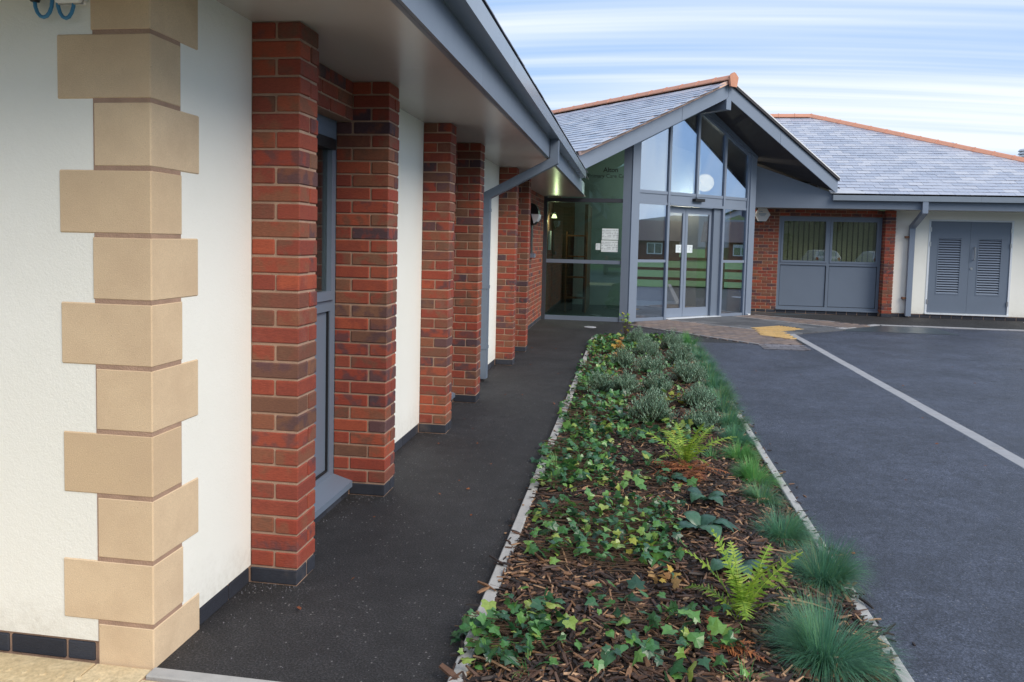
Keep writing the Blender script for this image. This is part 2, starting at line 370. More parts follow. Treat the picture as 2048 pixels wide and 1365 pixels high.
Layer(300).lay(pg, 'blue_brick', blk)
# quoins
qs = bx('quoin', 'mortar', wing, WX-.208, WX+.0015, Y0-.002, Y0+.172, -.1, H)
k = 0; z = -.075
while z < H-.02:
    z1 = min(z+.225, H)
    if k % 2 == 0: a, b = .21, .285
    else: a, b = .335, .175
    a += R_.uniform(-.006, .006); b += R_.uniform(-.006, .006)
    piece('quoin_stone', 'stone', qs, WX-a, WX+.004, Y0-.004, Y0+b, z+.006, z1-.006, .004)
    z = z1; k += 1
# brick piers
brl = Layer(296)
for i, py in enumerate(PY):
    reveal = i % 2 == 1
    core = MB().box(WX-(.101 if reveal else .05), WX+PR-.006, py+.006, py+PL-.006, -.1, H-.001)
    if reveal: pass
    pier = core.build('brick_pier', 'mortar', wing)
    blk = []; bl = []
    for k_, a, b in courses(0, H):
        dst = bl if k_ == 0 else blk
        xr = WX+PR; j = R_.uniform(-.0015, .0015)
        xl = WX-.1 if reveal else WX-.03
        if k_ % 2 == 0:
            dst.append((WX+.001, xr+j, py, py+.1025, a, b)); dst.append((WX+.001, xr-j, py+.1125, py+PL, a, b))
            if reveal: dst.append((xl, WX-.009, py, py+PL, a, b))
        else:
            dst.append((xr-.1025, xr+j, py, py+PL, a, b))
            if reveal: dst.append((xl, xr-.1125, py, py+PL, a, b))
            else: dst.append((WX+.001, xr-.1125, py, py+PL, a, b))
    Layer(10).lay(pier, 'blue_brick', bl)
    brl.lay(pier, 'brick', blk)
# window bays
def left_window(a, b):
    lin = bx('lintel_course', 'mortar', wing, WX-.16, WX-.007, a, b, 2.1765, H-.001)
    blk = []
    for k_, z0, z1 in courses(2.175, H):
        y = a+(.0 if k_ % 2 else -.11)
        while y < b:
            y0, y1 = max(y, a), min(y+.215, b)
            if y1-y0 > .03: blk.append((WX-.08, WX-.001, y0+.002, y1, z0, z1))
            y += .225
    brl.lay(lin, 'brick', blk)
    X = WX-.10
    fr = MB(); T = .07
    fr.box(X-.06, X, a, a+T, .09, 2.175).box(X-.06, X, b-T, b, .09, 2.175).box(X-.06, X, a+T, b-T, 2.105, 2.175).box(X-.06, X, a+T, b-T, .09, .15).box(X-.06, X+.0, a+T, b-T, 1.09, 1.17)
    win = fr.build('window', 'grey_paint', wing)
    c = MB(); c.box(X-.04, X+.016, a+T-.018, a+T+.03, 1.155, 2.12).box(X-.04, X+.016, b-T-.03, b-T+.018, 1.155, 2.12).box(X-.04, X+.016, a+T+.03, b-T-.03, 2.065, 2.12).box(X-.04, X+.016, a+T+.03, b-T-.03, 1.155, 1.205)
    c.build('frame', 'grey_paint', win)
    bx('pane', 'glass_window', win, X-.03, X-.012, a+T+.03, b-T-.03, 1.205, 2.065)
    bx('panel', 'grey_paint', win, X-.035, X-.02, a+T, b-T, .15, 1.09)
    gk = MB(); gk.box(X-.02, X-.008, a+T, a+T+.012, .15, 1.09).box(X-.02, X-.008, b-T-.012, b-T, .15, 1.09).box(X-.02, X-.008, a+T+.012, b-T-.012, .15, .162)
    gk.build('gasket', 'black', win)
    bx('vent', 'black', win, X-.03, X+.03, a+T+.1, b-T-.01, 2.0, 2.06)
    s = MB().prism([(X-.05, .085), (X-.05, .125), (X+.0, .12), (WX+.018, .085), (WX+.018, .05), (WX+.008, .05), (WX+.008, .075)], lambda p_, q_, c_: (p_, c_, q_), a+.002, b-.002)
    s.build('sill', 'grey_paint', win)
    MB().box(X-1.2, X-1.15, a-.4, b+.4, 0, 2.4).box(X-1.15, X-.07, a-.4, a-.35, 0, 2.4).box(X-1.15, X-.07, b+.35, b+.4, 0, 2.4).box(X-1.15, X-.07, a-.35, b+.35, 2.3, 2.4).build('room_shell', 'lobby_dark', win)
    for q in range(5):
        yy = a+.15+q*(b-a-.3)/4
        bx('blind', 'blind', win, X-.16, X-.155, yy, yy+.09, 1.1, 2.1)
for a, b in ((PY[0]+PL, PY[1]), (PY[2]+PL, PY[3]), (PY[4]+PL, PY[5])): left_window(a, b)
# far brick wall of the wing
bw = bx('brick_wall', 'mortar', wing, WX-.35, WX-.107, PY[5]+PL, BEYOND+.0, -.1, H)
blk = []; bl = []
for k_, z0, z1 in courses(0, H):
    y = PY[5]+PL-(.11 if k_ % 2 else 0)
    while y < BEYOND:
        y0, y1 = max(y, PY[5]+PL), min(y+.215, BEYOND)
        if y1-y0 > .03: (bl if k_ == 0 else blk).append((WX-.2, WX-.1, y0, y1, z0, z1))
        y += .225
brl.lay(bw, 'brick', blk); Layer(0).lay(bw, 'blue_brick', bl)
# eaves: soffit boards, fascia, box gutter
ys = [1.72, 3.95, 6.4, 8.85, 11.3, 13.75, BEYOND]
for a, b in zip(ys, ys[1:]): bx('soffit_board', 'soffit', wing, WX-.3 if a > 2 else -4.5, -.886, a+.0012, b-.0012, 2.4, 2.412)
bx('soffit_bead', 'grey_paint', wing, -.905, -.884, 1.95, 14.2, 2.388, 2.3995)
for a, b in zip([1.93, 4.4, 7.4, 10.4, 13.2], [4.4, 7.4, 10.4, 13.2, 14.2]): bx('fascia', 'grey_paint', wing, -.884, -.866, a+.0015, b-.0015, 2.39, 2.60)
gt = MB(); P_ = [(-.866, 2.58), (-.762, 2.58), (-.762, 2.69), (-.77, 2.69), (-.77, 2.588), (-.858, 2.588), (-.858, 2.69), (-.866, 2.69)]
for a, b in zip([1.9, 4.9, 7.9, 10.9], [4.9, 7.9, 10.9, 12.85]): MB().prism(P_, lambda x_, z_, y_: (x_, y_, z_), a+.001, b-.001).build('gutter', 'grey_gutter', wing)
bx('gutter_end', 'grey_gutter', wing, -.866, -.762, 12.851, 12.857, 2.58, 2.69)
# wing roof: deck and slates
def wz(x_): return 2.70+.45*(-.80-x_)
dk = MB().prism([(-.80, 2.68), (-.80, 2.70), (-6.0, wz(-6.0)), (-11.2, 2.70), (-11.2, 2.42), (-6.0, wz(-6)-.3)], lambda x_, z_, y_: (x_, y_, z_), 1.9, 14.4)
rf = dk.build('roof', 'dark_soffit', wing)
def slate_mesh(w_, l_, t_=.007):
    return cbox(w_, l_, t_, .0015)
class Slates:
    def __init__(s, quota): s.q = quota; s.rest = MB(); s.me = None
    def put(s, parent, P, X, Y, Zn, w_, l_):
        M = Matrix((X, Y, Zn)).transposed().to_4x4()
        M = M @ Euler((rad(R_.uniform(-.5, .5)), rad(R_.uniform(-.4, .4)), rad(R_.uniform(-.35, .35)))).to_matrix().to_4x4()
        if s.q > 0:
            s.q -= 1
            if s.me is None or s.me[0] != (w_, l_):
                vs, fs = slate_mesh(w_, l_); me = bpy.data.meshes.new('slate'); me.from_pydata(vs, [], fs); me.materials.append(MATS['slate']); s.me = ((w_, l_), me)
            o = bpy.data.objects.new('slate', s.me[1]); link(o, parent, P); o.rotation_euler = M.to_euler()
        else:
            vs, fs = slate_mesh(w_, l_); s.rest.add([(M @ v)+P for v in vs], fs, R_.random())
    def done(s, parent):
        if s.rest.v: s.rest.build('slate', 'slate', parent, recalc=False, kind='stuff')
def lay_slates(parent, origin, along, up, nrm, La, Lu, inside, quota, gauge=.19, wd=.30, ln=.40):
    sl_ = Slates(quota); cells = []
    r = 0; u_ = 0
    while u_+ln < Lu+.06:
        a_ = (0 if r % 2 else -wd/2)
        while a_ < La:
            c_ = origin+along*(a_+wd/2)+up*(u_+gauge/2)
            if inside(a_+wd/2, u_+gauge/2, c_): cells.append((a_, u_))
            a_ += wd+.004
        r += 1; u_ += gauge
    tilt = math.atan2(.0085, gauge)
    up2 = (up*math.cos(tilt)+nrm*-math.sin(tilt)).normalized(); n2 = along.cross(up2)
    if n2.dot(nrm) < 0: n2 = -n2
    X_, Y_ = along, up2
    if X_.cross(Y_).dot(n2) < 0: X_ = -X_
    for a_, u_ in cells:
        P = origin+along*(a_+wd/2)+up*(u_+ln/2)+nrm*(.020-.0+R_.uniform(-.001, .001))
        sl_.put(parent, P, X_, Y_, n2, wd, ln)
    sl_.done(parent)
upv = Vector((-1, 0, .45)).normalized(); nv = Vector((.45, 0, 1)).normalized()
lay_slates(rf, Vector((-.785, 1.95, 2.71)), Vector((0, 1, 0)), upv, nv, 11.6, 1.5, lambda a_, u_, c_: True, 0)
# downpipe with swan neck
dp = MB(); 
def rectpipe(mb, pts, wx, wy, axis):
    # rectangular section swept in the plane containing `axis` (perpendicular offset direction) ; pts are (p,z) pairs, width wx in-plane
    vs = []; n = len(pts)
    for i, (a_, z_) in enumerate(pts):
        d0 = Vector(pts[i])-Vector(pts[i-1]) if i else Vector(pts[1])-Vector(pts[0])
        d1 = Vector(pts[i+1])-Vector(pts[i]) if i < n-1 else d0
        t0, t1 = d0.normalized(), d1.normalized(); m_ = (t0+t1).normalized(); nn = Vector((-m_.y, m_.x)); k_ = wx/2/max(.3, abs(nn.dot(Vector((-t0.y, t0.x)))))
        vs.append((Vector((a_, z_))+nn*k_, Vector((a_, z_))-nn*k_))
    for i in range(n-1):
        (p0, q0), (p1, q1) = vs[i], vs[i+1]
        mb.prism([tuple(p0), tuple(p1), tuple(q1), tuple(q0)], axis, -wy/2, wy/2)
    return mb
YD = 8.12
rectpipe(dp, [(-.815, 2.60), (-.815, 2.36), (-1.53, 1.985), (-1.53, .03)], .085, .10, lambda a_, z_, c_: (a_, YD+c_, z_))
d1 = dp.build('downpipe', 'grey_paint', wing)
for z_ in (1.82, 1.0, .35): bx('bracket', 'grey_paint', d1, WX, -1.483, YD-.056, YD+.056, z_, z_+.035)
# things fixed to the near wing
wl = thing('wall_light', (WX-.10, 13.2, 1.82), 'black half round bulkhead light with a white lower lens, beside the glazed corner', 'light')
def half(r0, z0, z1, x0, x1, n=10):
    pts = [(-r0*math.cos(math.pi*i/n), r0*math.sin(math.pi*i/n)) for i in range(n+1)]
    return pts
bd = MB(); zc = 1.98
def dshape(mb, y0, y1, z0, z1, d, n=8):
    cyy = (y0+y1)/2; zr = (z1-z0)/2; zc_ = (z0+z1)/2
    pts = [(-d*0, 0)]
    prof = [(WX-.10+d*math.sin(math.pi*i/n), zc_-zr*math.cos(math.pi*i/n)) for i in range(n+1)]
    return mb.prism(prof, lambda a_, z_, c_: (a_, c_, z_), y0, y1)
dshape(MB(), 13.06, 13.34, 1.79, 2.17, .13).build('housing', 'black', wl)
ln = MB(); prof = [(WX-.10+.14*math.sin(math.pi*i/8), 1.98-.17*math.cos(math.pi*i/8)) for i in range(1, 5)]+[(WX-.09, 1.98)]
ln.prism(prof, lambda a_, z_, c_: (a_, c_, z_), 13.02, 13.38).build('lens', 'white_paint', wl)
ep = thing('entry_panel', (WX-.10, 13.18, 1.2), 'small grey box low on the brick wall below the bulkhead light', 'intercom')
bx('box', 'grey_paint', ep, WX-.10, WX-.03, 13.08, 13.28, 1.24, 1.31); bx('backplate', 'dark_frame', ep, WX-.10, WX-.085, 13.10, 13.26, 1.31, 1.86)
jb = thing('junction_box', (-1.9, Y0-.03, 2.25), 'white electrical box with looped blue cables high on the cream wall', 'junction box')
piece('box', 'white_paint', jb, -1.905, -1.81, Y0-.045, Y0, 2.262, 2.40, .006)
bx('lid_seam', 'concrete', jb, -1.906, -1.809, Y0-.03, Y0-.026, 2.258, 2.40)
for (xa, xb, dpz) in ((-1.99, -1.925, .055), (-1.905, -1.845, .06)):
    pts = [((xa+xb)/2+(xb-xa)/2*math.cos(math.pi*(1+i/8)), Y0-.025, 2.275+dpz*math.sin(math.pi*(1+i/8))) for i in range(9)]
    pts = [(xa, Y0-.025, 2.36)]+pts+[(xb, Y0-.025, 2.36)]
    MB().tube(pts, .0062, 8).build('cable', 'blue_plastic', jb, smooth=True)
MB().tube([(-1.985, Y0-.03, 2.27), (-1.985, Y0-.03, 2.29), (-1.985, Y0-.03, 2.36)], [.014, .02, .02], 12).build('connector', 'black', jb, smooth=True)

# ================================================================== ENTRANCE
FA = rad(44.3); F0 = Vector((-.018, 15.056, 0)); eu = Vector((math.cos(FA), math.sin(FA), 0)); en = Vector((math.sin(FA), -math.cos(FA), 0))
def E(s_, o_, z_): return F0+eu*s_+en*o_+Vector((0, 0, z_))
def ef(s_, z_, o_): return E(s_, o_, z_)
def ztop(s_): return 4.30-.462*abs(s_-1.89)     # head of the glazed gable
ent = thing('entrance_block', (1, 17, 0), 'glazed gabled entrance with automatic doors set diagonally between the two wings', 'building')
def post(name, s0, s1, o0, o1, z0, mat='grey_light', top=None):
    return MB().prism([(s0, z0), (s1, z0), (s1, top if top else ztop(s1)), (s0, top if top else ztop(s0))], ef, o0, o1).build(name, mat, ent)
post('post', 0, .155, -.14, .03, 0); post('post', 3.56, 3.75, -.10, .03, 0)
MB().box(-.17, -.02, 15.0, 15.16, 0, 3.5).build('post', 'grey_paint', ent)
fo0, fo1 = -.09, -.015
MU = [(.165, .235, 0), (1.03, 1.09, 0), (1.86, 1.92, 2.5), (2.72, 2.78, 0), (3.51, 3.56, 0)]
for s0, s1, z0 in MU: MB().prism([(s0, z0+.002), (s1, z0+.002), (s1, ztop(s1)), (s0, ztop(s0))], ef, -.10, .0).build('mullion', 'grey_light', ent)
bays = [(.235, 1.03), (1.09, 1.86), (1.92, 2.72), (2.78, 3.51)]
for i, (s0, s1) in enumerate(bays):
    def H_(name, z0, z1, a=s0, b=s1, o0=fo0, o1=fo1, mat='grey_light', par=ent): return MB().prism([(a, z0), (b, z0), (b, z1), (a, z1)], ef, o0, o1).build(name, mat, par)
    H_('transom', 2.515, 2.575)
    MB().prism([(s0, 2.576), (s1, 2.576), (s1, ztop(s1)-.06), ] + ([(1.89, ztop(1.89)-.06)] if s0 < 1.89 < s1 else []) + [(s0, ztop(s0)-.06)], ef, -.05, -.032).build('gable_pane', 'glass_coated', ent)
    MB().prism([(s0, ztop(s0)-.06), (s1, ztop(s1)-.06), (s1, ztop(s1)), (s0, ztop(s0))], ef, fo0, fo1).build('head_rail', 'grey_light', ent)
for s0, s1 in ((.235, 1.03), (1.09, 2.72), (2.78, 3.51)):
    MB().prism([(s0, 2.36), (s1, 2.36), (s1, 2.514), (s0, 2.514)], ef, -.08, -.03).build('spandrel_panel', 'grey_light', ent)
    MB().prism([(s0, 2.305), (s1, 2.305), (s1, 2.359), (s0, 2.359)], ef, fo0, .005 if s0 > 1.05 and s0 < 2 else fo1).build('transom', 'grey_light', ent)
for s0, s1 in ((.235, 1.03), (2.78, 3.51)):
    for z0, z1 in ((0, .06), (1.16, 1.215)): MB().prism([(s0, z0), (s1, z0), (s1, z1), (s0, z1)], ef, fo0, fo1).build('rail', 'grey_light', ent)
    for z0, z1 in ((.061, 1.159), (1.216, 2.304)): MB().prism([(s0, z0), (s1, z0), (s1, z1), (s0, z1)], ef, -.05, -.03).build('side_pane', 'glass_coated', ent)
# sliding doors, set back a little, and the dark return at their right
MB().prism([(2.50, 0), (2.72, 0), (2.72, 2.304), (2.50, 2.304)], ef, -.20, -.06).build('door_reveal', 'grey_paint', ent)
for s0, s1 in ((1.095, 1.685), (1.695, 2.495)):
    st_ = .07; d = MB()
    for a, b, z0, z1 in ((s0, s0+st_, .03, 2.28), (s1-st_, s1, .03, 2.28), (s0+st_, s1-st_, .03, .215), (s0+st_, s1-st_, 2.17, 2.28)):
        d.prism([(a, z0), (b, z0), (b, z1), (a, z1)], ef, -.165, -.12)
    dr = d.build('door', 'grey_light', ent)
    MB().prism([(s0+st_, .215), (s1-st_, .215), (s1-st_, 2.17), (s0+st_, 2.17)], ef, -.15, -.135).build('pane', 'glass_door', dr)
MB().prism([(1.09, .0), (2.72, .0), (2.72, .022), (1.09, .022)], ef, -.2, .06).build('threshold', 'white_frame', ent)
MB().prism([(1.095, 2.281), (2.495, 2.281), (2.495, 2.3045), (1.095, 2.3045)], ef, -.165, -.12).build('door_head', 'grey_paint', ent)
MB().prism([(3.58, -.004), (3.66, -.004), (3.66, .04), (3.58, .04)], ef, .03, .09).build('foot_plate', 'white_frame', ent)
# corner glazing facing the path
YC = 15.02
def cf(x_, z_, c_): return (x_, YC+c_, z_)
def zl(x_): return 3.5-.31*(-.17-x_)
for x0, x1 in ((-1.69, -1.62),): MB().prism([(x0, -.02), (x1, -.02), (x1, zl(x1)), (x0, zl(x0))], cf, -.01, .09).build('frame_upright', 'dark_frame', ent)
for z0, z1 in ((.0, .085), (1.115, 1.185), (2.30, 2.375)): MB().prism([(-1.62, z0), (-.17, z0), (-.17, z1), (-1.62, z1)], cf, 0, .08).build('rail', 'grey_paint' if z0 < 2 else 'dark_frame', ent)
for z0, z1 in ((.085, 1.115), (1.185, 2.30)): MB().prism([(-1.62, z0), (-.17, z0), (-.17, z1), (-1.62, z1)], cf, .03, .05).build('corner_pane', 'glass_green', ent)
MB().prism([(-1.62, 2.375), (-.17, 2.375), (-.17, zl(-.17)), (-1.62, zl(-1.62))], cf, .03, .05).build('corner_pane', 'glass_green', ent)
MB().box(-1.65, -.03, 15.05, 15.12, -.1, -.001).build('plinth', 'black', ent)
# roof slopes
RA = 1.87; SL, SR = .4526, .516; RZ = 4.76
def zr(s_): return RZ-(SL*(RA-s_) if s_ < RA else SR*(s_-RA))
VLs, VLo = -1.93, .70; VRs, VRo = 5.19, 1.08; BK = -7.5
# soffits (dark) left and right
MB().prism([(RA, .66), (RA, BK), (VLs, BK), (VLs, .66)], lambda s_, o_, c_: E(s_, o_, zr(s_)-.30+c_), 0, .02).build('roof_soffit', 'dark_soffit', ent)
MB().prism([(RA, .66), (VRs-.02, 1.04), (3.98, -.17), (3.90, -.5), (RA, -.5)], lambda s_, o_, c_: E(s_, o_, zr(s_)-.30+c_), 0, .02).build('roof_soffit', 'dark_soffit', ent)
lr = MB().prism([(RA, .70), (RA, BK), (VLs, BK), (VLs, .70)], lambda s_, o_, c_: E(s_, o_, zr(s_)-.05+c_), 0, .05).build('roof_slope', 'dark_soffit', ent)
rr_ = MB().prism([(RA, .70), (VRs, 1.08), (VRs+.3, .2), (VRs+.3, BK), (RA, BK)], lambda s_, o_, c_: E(s_, o_, zr(s_)-.05+c_), 0, .05).build('roof_slope', 'dark_soffit', ent)
upL = (E(RA, 0, RZ)-E(RA-1, 0, RZ-SL)).normalized(); nL = (Vector((0, 0, 1))-upL*upL.z).normalized()
LuL = (RA-VLs)*math.sqrt(1+SL*SL)
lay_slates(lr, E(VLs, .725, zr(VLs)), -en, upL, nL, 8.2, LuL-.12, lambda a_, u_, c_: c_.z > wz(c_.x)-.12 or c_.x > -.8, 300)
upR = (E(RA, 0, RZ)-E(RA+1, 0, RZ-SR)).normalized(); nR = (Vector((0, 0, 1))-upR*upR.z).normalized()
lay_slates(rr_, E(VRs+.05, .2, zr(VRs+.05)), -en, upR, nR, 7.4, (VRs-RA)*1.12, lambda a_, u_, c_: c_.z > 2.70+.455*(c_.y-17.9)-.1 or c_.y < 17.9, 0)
# slate edge seen along the right verge
def verge(name, mat, s0, o0, s1, o1, dz0, dz1, oo0, oo1, t0=0., t1=1.):
    def f(a, b, c): 
        q = t0+(t1-t0)*a; return E(s0+(s1-s0)*q, o0+(o1-o0)*q+c, RZ+(zr(s1)-RZ)*q+b)
    return MB().prism([(0, dz0), (1, dz0), (1, dz1), (0, dz1)], f, oo0, oo1).build(name, mat, ent)
for t0, t1 in ((0, .34), (.342, 1)): verge('bargeboard', 'grey_light', RA-.003, .70, VLs, VLo, -.33, -.05, -.02, .0, t0, t1)
for t0, t1 in ((0, .45), (.452, 1)): verge('bargeboard', 'grey_light', RA+.003, .70, VRs, VRo, -.33, -.05, -.02, .0, t0, t1)
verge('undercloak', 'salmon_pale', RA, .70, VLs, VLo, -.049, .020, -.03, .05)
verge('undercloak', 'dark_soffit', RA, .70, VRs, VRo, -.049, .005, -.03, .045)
verge('verge_trim', 'white_paint', RA, .70, VRs, VRo, .006, .03, .0, .05)
MB().prism([(RA-.07, RZ-.56), (RA+.07, RZ-.56), (RA+.07, RZ-.36), (RA, RZ-.30), (RA-.07, RZ-.36)], ef, .0, .72).build('ridge_beam', 'grey_light', ent)
# inclined beams over the glazing
for a, b in ((.0, 1.89), (1.89, 3.75)):
    MB().prism([(a, ztop(a)-.002), (b, ztop(b)-.002), (b, ztop(b)+.16), (a, ztop(a)+.16)], ef, -.12, .05 if a > 1 else .02).build('rafter_beam', 'grey_paint', ent)
# ridge tiles
def ridge_tile(parent, P0, P1, mat='salmon', w_=.115, h_=.062, s_=None):
    d = (P1-P0); L_ = d.length; d.normalize(); side = d.cross(Vector((0, 0, 1))).normalized(); up_ = side.cross(d)
    prof = [(-w_, -.055), (-w_, -.035), (-.04, h_-.02), (0, h_), (.04, h_-.02), (w_, -.035), (w_, -.055), (.04, h_-.045), (0, h_-.025), (-.04, h_-.045)]
    mb = MB(); mb.prism(prof, lambda a, b, c: P0+side*a+up_*b+d*c, 0, L_-.006)
    prof2 = [(a*1.07, b*1.07+(.006 if b > -.05 else 0)) for a, b in prof]
    mb.prism(prof2, lambda a, b, c: P0+side*a+up_*b+d*c, L_-.03, L_+.004)
    o_ = mb.build('ridge_tile', mat, parent); return o_
o_ = .80; 
while o_ > -6.6: ridge_tile(ent, E(RA, o_, RZ+.05), E(RA, o_-.44, RZ+.05)); o_ -= .44
MB().prism([(RA-.13, RZ+.06), (RA-.05, RZ+.13), (RA, RZ+.15), (RA+.05, RZ+.13), (RA+.13, RZ+.06), (RA+.09, RZ-.13), (RA-.09, RZ-.13)], ef, .79, .83).build('ridge_end_cap', 'salmon', ent)
# sensor, text, notices
sn = MB().prism([(1.77, 2.415), (2.06, 2.415), (2.06, 2.475), (1.77, 2.475)], ef, -.03, .06).build('sensor', 'black', ent)
def text(body, size, x_, z_, name, bold=0, par=ent):
    cu = bpy.data.curves.new(name, 'FONT'); cu.body = body; cu.size = size; cu.extrude = .0015; cu.offset = bold; cu.align_x = 'CENTER'
    o = bpy.data.objects.new(name, cu); 
    C.objects.link(o); bpy.context.view_layer.update(); me = bpy.data.meshes.new_from_object(o.evaluated_get(bpy.context.evaluated_depsgraph_get())); bpy.data.objects.remove(o)
    me.materials.clear(); me.materials.append(MATS['black']); o = bpy.data.objects.new(name, me); link(o, par, (x_, YC+.026, z_)); o.rotation_euler = (rad(90), 0, 0); return o
text('Alton', .125, -.42, 2.885, 'lettering', .002); text('Primary Care Ce', .103, -.505, 2.775, 'lettering')
def paper_on(name, f, a, b, z0, z1, c0, c1, label, group=None, mat='paper'):
    return MB().prism([(a, z0), (b, z0), (b, z1), (a, z1)], f, c0, c1).build(name, mat, None, label=label, cat='notice')
paper_on('paper_notice', cf, -.55, -.235, 1.585, 1.80, .024, .028, 'larger printed notice at the top of the pair on the corner glass')
paper_on('paper_notice', cf, -.56, -.24, 1.35, 1.572, .024, .028, 'larger printed notice at the bottom of the pair on the corner glass')
paper_on('paper_notice', cf, -.665, -.575, 1.385, 1.51, .024, .028, 'small printed card beside the two big notices on the corner glass')
paper_on('paper_notice', ef, 1.44, 1.60, 1.36, 1.52, -.134, -.130, 'white paper notice on the left sliding door leaf')
paper_on('paper_notice', ef, 1.775, 1.94, 1.36, 1.52, -.134, -.130, 'white paper notice on the right sliding door leaf')
paper_on('door_sticker', ef, .55, .68, 1.22, 1.45, -.029, -.026, 'pale green sticker on the glass left of the doors', mat='pale_green') if 'pale_green' in MATS else None
# lobby behind the glass
lb = MB(); lb.box(-1.75, 6.0, 15.11, 23, -.05, -.005); lb.build('lobby_floor', 'lobby_floor', ent)
MB().box(-1.80, -1.72, 15.12, 19.0, 0, 3.0).build('lobby_wall', 'bungalow_brick', ent)
MB().prism([(-1.0, -4.2), (5, -4.2), (5, -4.3), (-1.0, -4.3)], lambda s_, o_, c_: E(s_, o_, c_), 0, 4.5).build('lobby_wall', 'lobby_pale', ent)
MB().box(-1.72, 1.6, 19.0, 19.1, 0, 4.2).build('lobby_wall', 'lobby_pale', ent)
MB().box(-1.72, -1.25, 17.2, 17.3, 0, 2.4).build('lobby_wall', 'lobby_dark', ent)
MB().box(-1.0, -.93, 16.9, 18.6, 0, 2.35).build('lobby_partition', 'lobby_dark', ent)
tb = thing('leaflet_stand', (-1.15, 16.8, 0), 'dim timber leaflet stand inside the corner glazing', 'stand')
for q in range(4): bx('shelf', 'timber', tb, -1.35, -.95, 16.7, 16.95, .3+q*.45, .33+q*.45)
bx('side_panel', 'timber', tb, -1.38, -1.35, 16.7, 16.95, 0, 1.75); bx('side_panel', 'timber', tb, -.95, -.92, 16.7, 16.95, 0, 1.75)
wlm = thing('lobby_lamp', (-1.55, 16.2, 2.1), 'small warm wall lamp glowing inside the corner glazing', 'lamp')
MB().tube([(-1.68, 16.2, 2.12), (-1.60, 16.2, 2.12), (-1.60, 16.2, 2.05)], .012, 6).build('arm', 'steel', wlm)
MB().tube([(-1.60, 16.2, 2.10), (-1.60, 16.2, 2.02)], [.03, .06], 12).build('shade', 'lamp_soft', wlm)
pl_ = bpy.data.lights.new('lamp_light', 'POINT'); pl_.energy = 6; pl_.color = (1, .8, .45); pl_.shadow_soft_size = 0
plo = bpy.data.objects.new('lamp_light', pl_); C.objects.link(plo); plo.parent = wlm; plo.location = (-.02, 0, -.15)
bx('card_rack', 'white_paint', thing('card_rack', (-1.66, 16.3, 1.4), 'pale card rack under the warm lamp inside the glazing', 'rack'), -1.71, -1.67, 16.15, 16.4, 1.35, 1.75)
pt = thing('glow_globe', (1.66, 18.87, 3.0), 'round cream globe added for the glow in the upper glazing of the entrance gable', 'lamp')  # glowing globe and its hanger, added for the round glow in the glass
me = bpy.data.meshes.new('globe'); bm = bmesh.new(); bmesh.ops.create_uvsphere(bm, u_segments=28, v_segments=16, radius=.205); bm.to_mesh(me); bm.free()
me.materials.append(MATS['globe_glow']); me.polygons.foreach_set('use_smooth', [True]*len(me.polygons)); g = bpy.data.objects.new('globe', me); link(g, pt, (1.70, 18.87, 3.0))
pq = bpy.data.lights.new('lobby_fill', 'POINT'); pq.energy = 60; pq.color = (1, .90, .74); pq.shadow_soft_size = 0  # unseen point light added to brighten the lobby behind the glazing
pqo = bpy.data.objects.new('lobby_fill', pq); C.objects.link(pqo); pqo.parent = pt; pqo.location = (-.35, -.3, -.35)
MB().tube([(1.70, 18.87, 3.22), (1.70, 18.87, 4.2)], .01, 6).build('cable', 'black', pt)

# ================================================================== FAR WING
D = 18.66; XE = 11.3
fw = thing('far_wing', (7, 20, 0), 'far rendered wing with slate hip roof, brick panel and grey plant room doors', 'building')
bx('rendered_wall', 'render', fw, 5.875, 6.64, D, D+.25, .085, H+.05); bx('rendered_wall', 'render', fw, 8.40, XE, D, D+.25, .085, H+.05)
bx('rendered_wall', 'render', fw, 6.64, 8.40, D, D+.25, 2.225, H+.05)
bx('end_wall', 'render', fw, XE-.25, XE, D+.25, 27, .085, H+.05)
core = bx('brick_wall', 'mortar', fw, 2.3, 3.395, D+.006, D+.2, -.1, H)
core2 = bx('lintel_course', 'mortar', fw, 3.395, 5.66, D+.006, D+.1, 2.25, H)
lay2 = Layer(285)
blk = []
for k_, z0, z1 in courses(.075, H):
    x = 3.39
    x -= (.1025 if k_ % 2 else 0)
    if k_ % 2: blk.append((3.395-.1025, 3.392, D, D+.1, z0, z1)); x -= .012
    while x > 2.5: blk.append((max(x-.215, 2.45), x-.002, D, D+.1, z0, z1)); x -= .225
lay2.lay(core, 'brick', blk)
blk = []
for k_, z0, z1 in courses(2.25, H):
    x = 3.40+(.1125 if k_ % 2 else 0)-.0
    if k_ % 2: blk.append((3.40, 3.50, D, D+.1, z0, z1))
    while x < 5.63: blk.append((x, min(x+.215, 5.655), D, D+.1, z0, z1)); x += .225
lay2.lay(core2, 'brick', blk)
pr = bx('brick_pier', 'mortar', fw, 5.666, 5.866, D-.19, D+.16, -.1, H)
blk = []
for k_, z0, z1 in courses(.075, H):
    if k_ % 2: blk += [(5.66, 5.875, D-.2, D-.0975, z0, z1), (5.66, 5.875, D-.0875, D+.1, z0, z1)]
    else: blk += [(5.66, 5.7625, D-.2, D+.1, z0, z1), (5.7725, 5.875, D-.2, D+.1, z0, z1)]
lay2.lay(pr, 'brick', blk)
plf = bx('plinth', 'mortar', fw, 2.3, XE, D+.008, D+.2, -.1, .078)
blk = [(5.655, 5.88, D-.205, D-.1, .0, .07)]; x = 2.5
while x < XE: 
    if not 5.6 < x < 5.7: blk.append((x, min(x+.215, XE), D+.002, D+.1, .0, .07))
    x += .225
Layer(300).lay(plf, 'blue_brick', blk)
